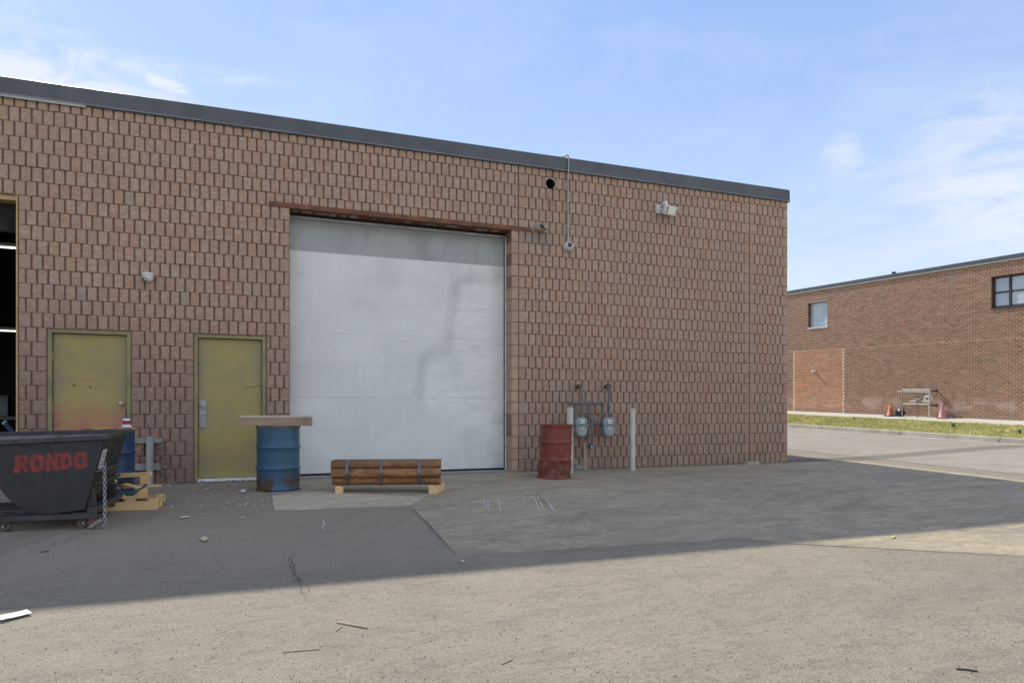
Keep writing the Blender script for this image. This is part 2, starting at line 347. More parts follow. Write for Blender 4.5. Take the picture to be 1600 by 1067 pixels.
def asphalt(name, c1, c2, dirt, lite, seed=0., dirt_amt=.8, grain=1., oily=None):
    m, nt, b = new_mat(name, .88, 0, .35)
    u, p, z, v = upz(nt)
    n1 = noise(nt, v, .35, 6, .6, .4, stretch=(.7, 1, 1), off=(seed, seed, 0))
    c = mix(nt, ramp(nt, n1, .34, .66), c1, c2)
    st = noise(nt, v, .9, 7, .66, .8, stretch=(.35, 1.5, 1), off=(seed + 3, 0, 0))
    c = mix(nt, ramp(nt, st, .47, .66, 0, dirt_amt), c, dirt)
    c = mix(nt, ramp(nt, noise(nt, v, 1.3, 7, .7, .6, stretch=(.5, 1.2, 1), off=(seed, 9, 0)), .54, .70, 0, .55), c, lite)
    mot = noise(nt, v, 6.5, 6, .72, .8, stretch=(.45, 1.3, 1), off=(seed, 6, 0))
    c = mix(nt, ramp(nt, mot, .50, .62, 0, .62), c, dirt)
    c = mix(nt, ramp(nt, mot, .48, .38, 0, .42), c, lite)
    mo2 = noise(nt, v, 17, 6, .72, .6, stretch=(.6, 1.2, 1), off=(seed, 8, 0))
    c = mix(nt, ramp(nt, mo2, .52, .64, 0, .45), c, tuple(x * .62 for x in dirt))
    wear = noise(nt, v, 3.2, 6, .68, .5, off=(seed, 4, 0))
    c = mix(nt, ramp(nt, wear, .50, .66, 0, .35), c, dirt)
    if oily:
        wz = M_(nt, 'ADD', p, M_(nt, 'MULTIPLY', M_(nt, 'SUBTRACT', noise(nt, v, .8, 5, .6), .5), 2.6))
        k = M_(nt, 'MULTIPLY', M_(nt, 'MULTIPLY', ramp(nt, wz, -6.6, -4.6), ramp(nt, u, -6.5, -9.)), ramp(nt, noise(nt, v, 2.1, 6, .65, .5, off=(2, 5, 0)), .28, .55, .55, 1.))
        c = mix(nt, M_(nt, 'MULTIPLY', k, .86), c, oily)
    f1 = noise(nt, v, 70, 4, .7); f2 = noise(nt, v, 190, 3, .65)
    c = mix(nt, ramp(nt, f1, .50, .62, 0, .72 * grain), c, tuple(x * .42 for x in c1))
    c = mix(nt, ramp(nt, f2, .56, .70, 0, .50 * grain), c, tuple(min(.6, x * 1.75) for x in c1))
    vo = N(nt, 'ShaderNodeTexVoronoi', {'Vector': v, 'Scale': 78.}, feature='F1')
    pick = N(nt, 'ShaderNodeSeparateColor', {0: vo.outputs['Color']}).outputs
    stone = M_(nt, 'MULTIPLY', ramp(nt, vo.outputs['Distance'], .36, .26), ramp(nt, pick[0], .80, .86))
    c = mix(nt, M_(nt, 'MULTIPLY', stone, .40 * grain), c, tuple(min(.6, x * 1.9) for x in c1))
    pit = M_(nt, 'MULTIPLY', ramp(nt, vo.outputs['Distance'], .40, .30), ramp(nt, pick[1], .74, .82))
    pit = M_(nt, 'MULTIPLY', pit, ramp(nt, wear, .40, .60))
    c = mix(nt, M_(nt, 'MULTIPLY', pit, .75 * grain), c, tuple(x * .30 for x in c1))
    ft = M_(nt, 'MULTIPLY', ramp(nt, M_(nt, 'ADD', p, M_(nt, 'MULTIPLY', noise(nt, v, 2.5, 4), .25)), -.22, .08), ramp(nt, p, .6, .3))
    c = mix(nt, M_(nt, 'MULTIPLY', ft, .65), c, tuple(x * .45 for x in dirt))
    cu_ = N(nt, 'ShaderNodeVectorMath', {0: v, 1: (-1.2, -9.0, 0)}, operation='SUBTRACT').outputs[0]
    rad = N(nt, 'ShaderNodeVectorMath', {0: N(nt, 'ShaderNodeVectorMath', {0: cu_, 1: (1, 1, 0)}, operation='MULTIPLY').outputs[0]}, operation='LENGTH').outputs['Value']
    tyre = N(nt, 'ShaderNodeTexNoise', {'Vector': N(nt, 'ShaderNodeCombineXYZ', {0: M_(nt, 'MULTIPLY', rad, 2.4), 1: M_(nt, 'MULTIPLY', u, .12)}).outputs[0], 'Scale': 1.6, 'Detail': 5, 'Roughness': .65}).outputs[0]
    tk = M_(nt, 'MULTIPLY', ramp(nt, tyre, .52, .64), ramp(nt, noise(nt, v, .5, 4, off=(6, 2, 0)), .36, .60))
    c = mix(nt, M_(nt, 'MULTIPLY', tk, ramp(nt, p, -6.8, -4.6, .05, .34)), c, tuple(x * .55 for x in dirt))
    # white drips and chalky flecks
    c = mix(nt, ramp(nt, noise(nt, v, 34, 2, .4, off=(seed, 1, 5)), .775, .80, 0, .7), c, (.45, .44, .40))
    setc(nt, b, c)
    h = M_(nt, 'ADD', M_(nt, 'ADD', M_(nt, 'MULTIPLY', f1, .7), M_(nt, 'MULTIPLY', f2, .3)), M_(nt, 'SUBTRACT', M_(nt, 'MULTIPLY', stone, .25), M_(nt, 'MULTIPLY', pit, .5)))
    setbump(nt, b, h, .75 * grain, .014)
    return m
M['asphalt'] = asphalt('worn_asphalt', (0.317, 0.266, 0.191), (0.275, 0.230, 0.165), (0.217, 0.180, 0.131), (0.309, 0.262, 0.191), 0., .6, oily=(.335, .268, .190))
M['asphalt_dark'] = asphalt('oily_asphalt', (.092, .089, .084), (.076, .074, .070), (.056, .054, .052), (.118, .114, .107), 7., .8)
M['apron'] = asphalt('apron_asphalt', (0.449, 0.361, 0.239), (0.382, 0.307, 0.207), (0.264, 0.213, 0.147), (0.581, 0.464, 0.306), 13., .7, .7)
M['apron_pale'] = asphalt('apron_strip', (0.633, 0.512, 0.341), (0.534, 0.435, 0.290), (0.409, 0.333, 0.228), (0.819, 0.665, 0.443), 17., .6, .7)
M['road'] = asphalt('street_asphalt', (0.338, 0.300, 0.238), (0.300, 0.265, 0.212), (0.256, 0.228, 0.181), (0.388, 0.348, 0.275), 21., .6, .6)
M['crack'] = simple('crack', (.075, .068, .060), rough=1, bump=0)
M['scratch'] = simple('scratch', (.85, .84, .80), rough=.9, bump=0)
M['kerb'] = simple('kerb_concrete', (0.450, 0.419, 0.336), (0.350, 0.325, 0.258), scale=2, rough=.95, bump=.4, bscale=70, c3=(0.250, 0.231, 0.186), s3=9, obj=False)
M['slab'] = simple('pavement_concrete', (0.525, 0.488, 0.402), (0.450, 0.419, 0.342), scale=2, rough=.95, bump=.3, bscale=80, obj=False)
M['soil'] = simple('verge_soil', (0.210, 0.205, 0.058), (0.270, 0.224, 0.083), scale=1.4, rough=1, bump=.5, bscale=30, obj=False)

# ------------------------------------------------------------------ ground, street, verge, pavement
us = [-320, -120, -60, -34, -24, -18, -14, -10, -6, -3, 0, 1.2] + [1.2 + 6.73 * i / 12 for i in range(1, 13)] + [8.2, 10.9, 12.43, 14, 20, 40, 90, 200, 340]
ps = [-320, -120, -60, -30, -20, -12, -8, -4, 0, 4, 8, 14, 20, 30, 45, 60, 100, 200, 340]
g = MB(); vs_ = [W(u, p, zg(u, p) - (.012 if u > 7.9 else 0)) for p in ps for u in us]; nu = len(us)
g.add(vs_, [(j * nu + i, j * nu + i + 1, (j + 1) * nu + i + 1, (j + 1) * nu + i) for j in range(len(ps) - 1) for i in range(nu - 1)])
tag(g.build('ground', M['asphalt']), 'worn beige grey asphalt yard sloping away from the warehouse', kind='structure')
def sheet(name, poly, mat, lift, label):      # a flush sheet on the yard: the polygon is given in pixels or in (u, p)
    pts = [W(u, p, zg(u, p) + lift) for u, p in poly]
    n = len(pts); low = [q - Vector((0, 0, lift + .003)) for q in pts]
    tag(MB().add(pts + low, [tuple(range(n))] + [(i, n + i, n + (i + 1) % n, (i + 1) % n) for i in range(n)]).build(name, mat, fix=False), label, kind='structure')
def strip(name, u0, u1, lift, mat, label, p0=-30, p1=45, n=18):
    m = MB(); k = 7
    m.add([W(u0 + (u1 - u0) * i / k, p0 + (p1 - p0) * j / n, zg(u0 + (u1 - u0) * i / k, p0 + (p1 - p0) * j / n) + lift) for j in range(n + 1) for i in range(k + 1)],
          [(j * (k + 1) + i, j * (k + 1) + i + 1, (j + 1) * (k + 1) + i + 1, (j + 1) * (k + 1) + i) for j in range(n) for i in range(k)])
    return tag(m.build(name, mat, fix=False), label, kind='structure')
strip('road', 2.35, 7.80, .004, M['road'], 'pale sunlit asphalt street between the two brick buildings', n=40)
gp = lambda x, y: UP(*on_ground(x, y).xy)
def wob(poly, amp, step=.12, closed=True):   # break straight edges up a little
    out = []; n = len(poly)
    for i in range(n if closed else n - 1):
        a, b = Vector(poly[i]), Vector(poly[(i + 1) % n]); L = (b - a).length; k = max(1, int(L / step)); nn = Vector((-(b - a).y, (b - a).x)) / max(L, 1e-6)
        for j in range(k):
            q = a.lerp(b, j / k)
            if j: q = q + nn * (mnoise.noise(Vector((q.x * 4, q.y * 4, amp * 99))) * amp + R.uniform(-.3, .3) * amp)
            out.append((q.x, q.y))
    if not closed: out.append(tuple(poly[-1]))
    return out
edge_pts = [gp(640, 790), gp(712, 868), gp(1150, 843), gp(1215, 848)]
apron_poly = wob([gp(424, 768), gp(428, 797), gp(640, 790), gp(712, 868), gp(1150, 843), gp(1215, 848), gp(1400, 858), gp(1600, 869), (0.5, -6.5), (1.6, -3.5), (1.6, -.02), (-9.84, -.02), (-9.84, -1.5)], .012)
sheet('asphalt_patch', apron_poly, M['apron'], .004, 'smoother grey asphalt apron in front of the roll up door')
sheet('asphalt_patch', wob([gp(425, 775), gp(428, 797), gp(640, 790), gp(664, 777), gp(500, 768)], .015), M['apron_pale'], .008, 'pale strip of asphalt beside the blue drum')
def ribbon(mb, pts, w, lift=.016, taper=True):
    n = len(pts); vs = []
    for i, (u, p) in enumerate(pts):
        a = Vector(pts[max(0, i - 1)]); b = Vector(pts[min(n - 1, i + 1)]); d = (b - a).normalized(); nn = Vector((-d.y, d.x))
        ww = w * R.uniform(.35, 1.0) * (min(1, 4 * min(i, n - 1 - i) / n + .15) if taper else 1)
        for s in (-1, 1): q = Vector((u, p)) + nn * ww * s / 2; vs.append(W(q.x, q.y, zg(q.x, q.y) + lift))
    mb.add(vs, [(2 * i, 2 * i + 1, 2 * i + 3, 2 * i + 2) for i in range(n - 1)])
cr = MB()
ribbon(cr, wob([gp(640, 790), gp(672, 824), gp(712, 868)], .014, .05, False), .014)
ribbon(cr, wob([gp(705, 868), gp(900, 858), gp(1150, 843), gp(1215, 848), gp(1400, 858), gp(1640, 873)], .009, .06, False), .013)
ribbon(cr, wob([gp(458, 862), gp(460, 892), gp(469, 908), gp(470, 925), gp(474, 934)], .05, .03, False), .011)
ribbon(cr, wob([gp(469, 908), gp(478, 916), gp(480, 926)], .04, .03, False), .008)
ribbon(cr, wob([gp(452, 884), gp(460, 892), gp(466, 890)], .04, .03, False), .008)
ribbon(cr, wob([gp(466, 905), gp(456, 912)], .04, .03, False), .007)
ribbon(cr, wob([gp(790, 772), gp(840, 776), gp(858, 795)], .03, .08, False), .014)
ribbon(cr, wob([gp(1085, 770), gp(1150, 773)], .03, .08, False), .02)
tag(cr.build('crack', M['crack'], fix=False), 'dark cracks and seams running through the asphalt', kind='stuff')
sm = MB()
for x, y, dx, dy in ((756, 779, 2, 19), (762, 781, 1, 20), (777, 779, 6, 22), (833, 777, 12, 24), (840, 776, 10, 22), (851, 779, 14, 22), (748, 786, 16, 3), (790, 779, 18, 1), (470, 800, 12, -7), (500, 822, 10, 9), (505, 812, 2, 12), (860, 790, 8, 12)):
    ribbon(sm, wob([gp(x, y), gp(x + dx, y + dy)], .007, .06, False), .010)
tag(sm.build('scratch_mark', M['scratch'], fix=False), 'white scrape marks scratched into the apron', kind='stuff')
# kerb, verge, pavement on the far side of the street
kb = tag(thing('kerb', 'pale concrete kerb along the far side of the street', None, W(0, 0)), kind='structure')
for i in range(16):
    p0 = -14 + i * 3.0; b = MB(); q = .012
    prof = [(7.62, -.05), (7.62, .012), (7.93, .012), (7.945, .135), (7.97, .15), (8.10, .15), (8.12, .10), (8.12, -.05)]
    n = len(prof)
    b.add([W(u, p, zg(7.93, p) + z) for p in (p0 + q, p0 + 3 - q) for u, z in prof], [tuple(range(n)), tuple(range(2 * n - 1, n - 1, -1))] + [(k, k + n, (k + 1) % n + n, (k + 1) % n) for k in range(n)])
    b.build('kerb_stone', M['kerb'], kb).location = -W(0, 0)
vg = MB(); P1, P0 = 34, -14; kk = 40
def zv(u, p):
    t = (u - 8.11) / (10.9 - 8.11)
    return SL * p + .182 + .14 + (.545 - .322) * t + .035 * math.sin(t * PI) + .02 * mnoise.noise(Vector((u * 2, p * 1.2, 0)))
vg.add([W(8.11 + 2.79 * i / 8, P0 + (P1 - P0) * j / kk, zv(8.11 + 2.79 * i / 8, P0 + (P1 - P0) * j / kk)) for j in range(kk + 1) for i in range(9)],
       [(j * 9 + i, j * 9 + i + 1, (j + 1) * 9 + i + 1, (j + 1) * 9 + i) for j in range(kk) for i in range(8)])
tag(vg.build('verge', M['soil'], fix=False, smooth=False), 'grass verge between kerb and pavement', kind='structure')
gr, gnt, gb = new_mat('grass_blades', .8, 0, .2)
rr = N(gnt, 'ShaderNodeNewGeometry').outputs['Random Per Island']
gc = mix(gnt, ramp(gnt, noise(gnt, pos(gnt), 1.1, 5, .6), .38, .62), (.34, .35, .085), (.62, .54, .21))
gc = mix(gnt, M_(gnt, 'MULTIPLY', rr, .6), gc, (.70, .61, .26)); setc(gnt, gb, gc); M['grass'] = gr
gm = MB()
for i in range(52000):
    u = R.uniform(8.10, 10.93); p = R.uniform(-6, 17) if R.random() < .85 else R.uniform(P0, P1)
    h = R.uniform(.02, .055) * (1 + .7 * max(0, mnoise.noise(Vector((u * 1.5, p * 1.5, 3))))); a = R.uniform(0, 6.28); l = R.uniform(.2, .9) * h; w = R.uniform(.005, .011)
    if mnoise.noise(Vector((u * 3, p * 3, 9))) > .35 and R.random() < .6: h *= .5
    z = zv(u, p); ca, sa = math.cos(a), math.sin(a)
    gm.add([W(u - w * sa, p + w * ca, z), W(u + w * sa, p - w * ca, z), W(u + l * ca, p + l * sa, z + h)], [(0, 1, 2)])
tag(gm.build('grass', M['grass'], fix=False), 'short dry yellow green grass on the verge', 'grass', kind='stuff')
for (x, y, s) in ((1490, 672, 1.), (1335, 658, .7), (1594, 682, .9)):
    Q = on_ground(x, y); u, p = UP(Q.x, Q.y); wm = MB()
    for k in range(70):
        a = R.uniform(0, 6.28); h = R.uniform(.08, .17) * s; l = R.uniform(.02, .14) * s; w = .008
        wm.add([W(u - w * math.sin(a), p + w * math.cos(a), zv(u, p)), W(u + w * math.sin(a), p - w * math.cos(a), zv(u, p)), W(u + l * math.cos(a), p + l * math.sin(a), zv(u, p) + h)], [(0, 1, 2)])
    wm = wm.build('grass_tuft', simple('weed_green', (.12, .19, .045), (.18, .22, .07), bump=0), fix=False)
    tag(wm, {1490: 'dark green weed tuft in the verge below the pink cone', 1335: 'small weed tuft in the verge towards the warehouse corner', 1594: 'weed tuft in the verge at the right edge of the picture'}[x], 'weed', 'weed tufts in the verge')
pv = tag(thing('pavement', 'pale concrete pavement at the foot of the far brick wall', None, W(0, 0)), kind='structure')
for i in range(30):
    p0 = P0 + i * 1.6; b = MB(); q = .008; n = 4
    prof = [(10.9, -.06), (10.9, .03), (12.42, .012), (12.42, -.06)]
    b.add([W(u, p, zg(u, p) + z) for p in (p0 + q, p0 + 1.6 - q) for u, z in prof], [(0, 1, 2, 3), (7, 6, 5, 4)] + [(k, k + 4, (k + 1) % 4 + 4, (k + 1) % 4) for k in range(4)])
    b.build('paving_slab', M['slab'], pv).location = -W(0, 0)

# ------------------------------------------------------------------ warehouse
B = thing('warehouse', 'reddish brown block warehouse with a tall white roll up door and dark roof edge', 'building', W(0, 0), ROT)
UL, TOP, DEP = -19.0, 5.58, 15.0
HOLE = (-5.397, 5.085)
OPEN = dict(garage=(-18.2, -13.44, -.5, 4.0), d1=(-13.10, -12.06, -.5, 2.2), d2=(-11.23, -10.21, -.5, 2.2), oh=(-9.86, -6.14, -.5, 4.2), hole=(HOLE[0] - .125, HOLE[0] + .125, HOLE[1] - .1, HOLE[1] + .1))
uc = sorted({UL, -.028} | {x for o in OPEN.values() for x in o[:2]}); zc = sorted({-.6, 5.40} | {x for o in OPEN.values() for x in o[2:]})
solid = {}
for i in range(len(uc) - 1):
    for j in range(len(zc) - 1):
        mu, mz = (uc[i] + uc[i + 1]) / 2, (zc[j] + zc[j + 1]) / 2
        solid[i, j] = not any(a < mu < b and c < mz < d for a, b, c, d in OPEN.values())
core = MB(); PF, PB = .021, .32
for (i, j), s in solid.items():
    if not s: continue
    a, b, c, d = uc[i], uc[i + 1], zc[j], zc[j + 1]
    core.add([(a, PF, c), (b, PF, c), (b, PF, d), (a, PF, d)], [(0, 1, 2, 3)]); core.add([(a, PB, c), (b, PB, c), (b, PB, d), (a, PB, d)], [(3, 2, 1, 0)])
    for (di, dj, e) in ((-1, 0, [(a, c), (a, d)]), (1, 0, [(b, c), (b, d)]), (0, -1, [(a, c), (b, c)]), (0, 1, [(a, d), (b, d)])):
        if not solid.get((i + di, j + dj), False):
            (x0, z0), (x1, z1) = e; core.add([(x0, PF, z0), (x1, PF, z1), (x1, PB, z1), (x0, PB, z0)], [(0, 1, 2, 3)])
core.build('wall_core', M['groove'], B, fix=False)
sh = MB()
sh.box(-.30, -.028, PB + .002, DEP, -.6, 5.40); sh.box(UL, UL + .3, PB + .002, DEP, -.6, 5.40); sh.box(UL, -.028, DEP + .002, DEP + .3, -.6, 5.40)
sh.build('wall_shell', M['groove'], B)
rf = MB(); rf.box(UL - .02, -.03, .035, DEP + .28, 5.402, 5.55); rf.build('roof', M['flash'], B)
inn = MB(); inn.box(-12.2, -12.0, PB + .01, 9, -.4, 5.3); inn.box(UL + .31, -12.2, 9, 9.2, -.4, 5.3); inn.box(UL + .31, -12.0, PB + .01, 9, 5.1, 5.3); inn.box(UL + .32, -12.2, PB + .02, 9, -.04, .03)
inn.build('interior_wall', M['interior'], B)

# --- split-face blocks
PITCH = .13333
def block_mesh(mb, cx, cz, w, h, rnd, depth=.034):
    nx = max(4, int(w / .04) + 2); nz = 5; x = [-w / 2, -w / 2 + .006] + [(-w / 2 + .006) + (w - .012) * i / (nx - 3) for i in range(1, nx - 3)] + [w / 2 - .006, w / 2]; nx = len(x)
    z = [-h / 2, -h / 2 + .007, 0, h / 2 - .007, h / 2]; vs = []
    tilt, tw = rnd.uniform(-.0025, .0025), rnd.uniform(-.0025, .0025)
    for k in range(nz):
        for i in range(nx):
            e = (i in (0, nx - 1)) or (k in (0, nz - 1))
            jx = 0 if i in (0, 1, nx - 2, nx - 1) else rnd.uniform(-.008, .008); jz = 0 if k != 2 else rnd.uniform(-.025, .025)
            y = (.003 + rnd.uniform(-.001, .002)) if e else rnd.uniform(-.008, .001) + tilt * x[i] / w * 2 + tw * z[k] / h * 2
            vs.append((cx + x[i] + jx + (rnd.uniform(-.0010, .0010) if e else 0), y, cz + z[k] + jz))
    fs = [(k * nx + i, k * nx + i + 1, (k + 1) * nx + i + 1, (k + 1) * nx + i) for k in range(nz - 1) for i in range(nx - 1)]
    back = len(vs); ring = [i for i in range(nx)] + [k * nx + nx - 1 for k in range(1, nz)] + [(nz - 1) * nx + i for i in range(nx - 2, -1, -1)] + [k * nx for k in range(nz - 2, 0, -1)]
    for r in ring: vs.append((vs[r][0], depth, vs[r][2]))
    m = len(ring); fs += [(ring[(i + 1) % m], ring[i], back + i, back + (i + 1) % m) for i in range(m)]
    mb.add(vs, fs)
units = []; hole_units = []
CJ1, CJ2 = -6.015, -.984
for j in range(27):
    z0 = .2 * j; zm = z0 + .1; odd = j % 2
    bounds = [CJ2, 0.] if True else 0
    spans = []
    # right of the second control joint, between the joints, left of the first
    q = .984 / 7.5; e = [CJ2 + (1.5 if odd else 1) * q]
    cuts = [CJ2] + [CJ2 + q * ((1.5 if odd else 1) + i) for i in range(6)] + [-.002]
    spans.append(cuts)
    q = (CJ2 - CJ1) / 38; spans.append([CJ1] + [CJ1 + q * ((1.5 if odd else 1) + i) for i in range(36 if odd else 37)] + [CJ2] if not odd else [CJ1] + [CJ1 + q * (1.5 + i) for i in range(36)] + [CJ2])
    left = []; x = CJ1 - .1333 * (.5 if odd else 0)
    while x > UL: left.append(x); x -= PITCH
    left.append(UL); spans.append(sorted({CJ1, *left}))
    for cuts in spans:
        for a, b in zip(cuts, cuts[1:]):
            parts = [(a, b)]
            for nm, (o0, o1, oz0, oz1) in OPEN.items():
                if nm == 'hole' or not (oz0 < zm < oz1): continue
                new = []
                for (s, t) in parts:
                    if t <= o0 or s >= o1: new.append((s, t))
                    else:
                        if s < o0: new.append((s, o0))
                        if t > o1: new.append((o1, t))
                parts = new
            units += [[s, t, z0] for s, t in parts if t - s > .004 and not (s > -6.15 and t < -6.0 and zm < 4.2)]
units.sort(key=lambda q: (q[2], q[0]))
mg = []                                        # slivers join the unit beside them
for q in units:
    if mg and mg[-1][2] == q[2] and abs(mg[-1][1] - q[0]) < 1e-6 and min(q[1] - q[0], mg[-1][1] - mg[-1][0]) < .058 and abs(q[0] - CJ1) > .001 and abs(q[0] - CJ2) > .001: mg[-1][1] = q[1]
    else: mg.append(list(q))
units = mg; keep = []
for s, t, z in units:
    if abs(z + .1 - HOLE[1]) < .1 and t > HOLE[0] - .12 and s < HOLE[0] + .12: hole_units.append((s, t))
    else: keep.append((s, t, z))
def seen_area(s, t, z):
    pts = [to_px(W(a, 0, c)) for a, c in ((s, z), (t, z), (t, z + .2), (s, z + .2))]
    cx, cy = sum(q[0] for q in pts) / 4, sum(q[1] for q in pts) / 4
    if cx < -4 or (cx < 205 and cy > 668) or (cx < 232 and cy > 735) or (386 < cx < 465 and cy > 655): return 0
    if z > 5.15: return .5 * (t - s)
    return abs(sum(pts[i][0] * pts[(i + 1) % 4][1] - pts[(i + 1) % 4][0] * pts[i][1] for i in range(4))) / 2
keep.sort(key=lambda q: -seen_area(*q))
shared = {}
field = MB(); br = random.Random(5); count = 0
for idx, (s, t, z) in enumerate(keep):
    w = t - s - .0225; h = .1915; std = abs(t - s - PITCH) < .002; zz = z + .1
    if z > 5.15: h = .14; zz = z + .075
    if w < .012: continue
    if count < 300:
        count += 1; key = (round(w, 3), br.randrange(9 if std else 2))
        if key not in shared:
            mb = MB(); block_mesh(mb, 0, 0, w, h, br); shared[key] = mb.mesh('block', fix=False); shared[key].materials.append(M['block'])
        o = bpy.data.objects.new('block', shared[key]); sc.collection.objects.link(o); o.parent = B; o.location = ((s + t) / 2, br.uniform(-.004, .004), zz)
    else: block_mesh(field, (s + t) / 2, zz, w, h, br)
bj = MB()                                      # flush mortar beds between the courses
for s, t, z in keep:
    if z > .1: bj.box(s + .0005, t - .0005, .0085 + br.uniform(0, .002), .030, z - .0046, z + .0046)
tag(bj.build('bed_joints', simple('bed_mortar', (.200, .136, .102), (.155, .104, .078), scale=6, rough=.95, bump=.2, obj=False), B, fix=False), kind='stuff')
hu0, hu1 = min(a for a, b in hole_units) + .01, max(b for a, b in hole_units) - .01
for a, b in ((hu0 - .01, HOLE[0] - .108), (HOLE[0] + .108, hu1 + .01)):
    if b - a > .03: block_mesh(field, (a + b) / 2, 5.1, b - a - .008, .19, br)
# corner returns down the street side, staggered so that the arris reads as stacked blocks
for j in range(27):
    for i in range(0, 110):
        y0 = .04 + i * PITCH + (.0667 if j % 2 else 0)
        if y0 + .12 > DEP or j == 26: continue
        y0 += 0
        field.add([(-.004 + R.uniform(-.006, .006) * a, y, z) if a else (-.03, y, z) for a, y, z in
                   [(0, y0, .2 * j + .005), (1, y0, .2 * j + .005), (1, y0, .2 * j + .195), (0, y0, .2 * j + .195), (0, y0 + .113, .2 * j + .005), (1, y0 + .113, .2 * j + .005), (1, y0 + .113, .2 * j + .195), (0, y0 + .113, .2 * j + .195)]],
                  [(0, 1, 2, 3), (7, 6, 5, 4), (1, 5, 6, 2), (3, 2, 6, 7), (0, 4, 5, 1)])
tag(field.build('block_field', M['block_field'], B, fix=False), kind='stuff')
# smooth return blocks at the right jamb of the roll up door
jr = random.Random(8); jamb_m = simple('smooth_block', (.44, .30, .215), (.36, .25, .185), scale=5, rough=.95, bump=.3, bscale=80, c3=(.30, .18, .13), s3=9, obj=False, spec=.2)
jm = []
for k in range(4):
    b = MB(); b.box(-.062, .062, -.002, .318, -.096, .096); me = b.mesh('jamb_block'); me.materials.append(jamb_m); jm.append(me)
for j in range(21):
    o = bpy.data.objects.new('jamb_block', jm[j % 4]); sc.collection.objects.link(o); o.parent = B; o.location = (-6.078 + jr.uniform(-.003, .003), .004 + jr.uniform(-.003, .003), .1 + .2 * j)
    bv = o.modifiers.new('bevel', 'BEVEL'); bv.width = .006; bv.segments = 2
# --- vent hole
vt = thing('vent_hole', 'round black vent hole ringed with broken mortar below the roof edge', 'vent', W(HOLE[0], 0, HOLE[1]), ROT)
hm = MB(); n = 32; r = .088; vs2 = []
x0, x1, zb, zt = -.105, .105, -.082, .108
for k in range(n):
    a = 2 * PI * k / n; c, s = math.cos(a), math.sin(a); f = 1e9
    if c > 1e-6: f = min(f, x1 / c)
    if c < -1e-6: f = min(f, x0 / c)
    if s > 1e-6: f = min(f, zt / s)
    if s < -1e-6: f = min(f, zb / s)
    ri = r * (1 + R.uniform(-.05, .10)); ro = min(f, ri + .03)
    vs2 += [(c * f, .010, s * f), (c * ro, .002 + R.uniform(-.008, .004), s * ro), (c * ri, -.004 + R.uniform(-.006, .004), s * ri), (c * r * .97, .03, s * r * .97), (c * r * .95, .28, s * r * .95)]
m5 = 5
hm.add(vs2, [(k * m5 + i, ((k + 1) % n) * m5 + i, ((k + 1) % n) * m5 + i + 1, k * m5 + i + 1) for k in range(n) for i in range(2)])
hm.build('mortar_collar', simple('broken_mortar', (.46, .345, .265), (.30, .22, .165), scale=12, rough=.95, bump=.6, bscale=40, c3=(.36, .34, .31), s3=20), vt, fix=False)
hp = MB(); hp.add(vs2, [(k * m5 + i, ((k + 1) % n) * m5 + i, ((k + 1) % n) * m5 + i + 1, k * m5 + i + 1) for k in range(n) for i in (2, 3)]); hp.add([(math.cos(2 * PI * k / n) * .088, .275, math.sin(2 * PI * k / n) * .088) for k in range(n)], [tuple(range(n))])
hp.build('duct', M['dark'], vt, fix=False)

# --- roof edge flashing: overlapping lengths with a drip edge
seams = [UL - .03, -17.6, -14.7, -11.79, -8.75, -5.75, -2.75, .018]
for i, (a, b) in enumerate(zip(seams, seams[1:])):
    f = MB(); d = .003 * (i % 2); poly = [(-.040 - d, 5.350), (-.034 - d, 5.575), (-.020 - d, 5.585), (.30, 5.570), (.30, 5.556), (-.024 - d, 5.560), (-.030 - d, 5.350)]
    n = len(poly); f.add([(x, y, z) for x in (a + .001, b + .012 if i < len(seams) - 2 else b) for y, z in poly], [tuple(range(n)), tuple(range(2 * n - 1, n - 1, -1))] + [(k, k + n, (k + 1) % n + n, (k + 1) % n) for k in range(n)])
    fo = f.build('roof_flashing', M['flash'], B)
    e = MB(); e.box(a + .002, b, -.050 - d, -.030 - d, 5.342, 5.353); e.build('drip_edge', M['flash_edge'], fo)
    sf = MB(); sf.box(a + .002, b, -.030, .026, 5.326, 5.341); sf.build('soffit_strip', M['flash'], fo)
pl = MB(); pl.box(UL, -12.62, -.041, -.031, 5.304, 5.340); pl.build('pale_flashing', M['flash_pale'], B)
sd_ = MB(); sd_.box(-.02, .018, .301, DEP + .3, 5.352, 5.575); sd_.build('side_flashing', M['flash'], B)

# --- lintel and roll up door
o0, o1 = -9.86, -6.14
L = MB(); L.box(-10.163, -5.758, -.016, .0, 4.192, 4.268); L.box(-10.163, -5.758, .0, .30, 4.192, 4.200); L.build('lintel', M['rust'], B, bevel=.002)
fl = MB()
x = o0 + .05
while x < o1 - .1:                            # flaking mortar stuck under the lintel
    w = R.uniform(.03, .22)
    if R.random() < .7: fl.box(x, x + w, R.uniform(.06, .10), R.uniform(.16, .22), 4.180 + R.uniform(-.004, .004), 4.1915)
    x += w + R.uniform(.02, .08)
fl = tag(fl.build('mortar_flakes', simple('flaking_mortar', (.30, .27, .24), (.20, .18, .16), bump=.5), B), kind='stuff')
hd = MB(); hd.box(o0, o1, .262, .30, 4.110, 4.150); hd.build('head_trim', M['trim'], B, bevel=.003)
hs = MB(); hs.box(o0, o1, .285, .318, 4.150, 4.1915); hs.build('head_seal', M['dark'], B)
ohd = bpy.data.objects.new('roll_up_door', None); sc.collection.objects.link(ohd); ohd.parent = B
ohd['label'] = 'tall white roll up door with grey top panel and patched paint'
zs = [.045, .75, 1.274, 1.792, 2.31, 2.83, 3.22, 3.606, 4.112]
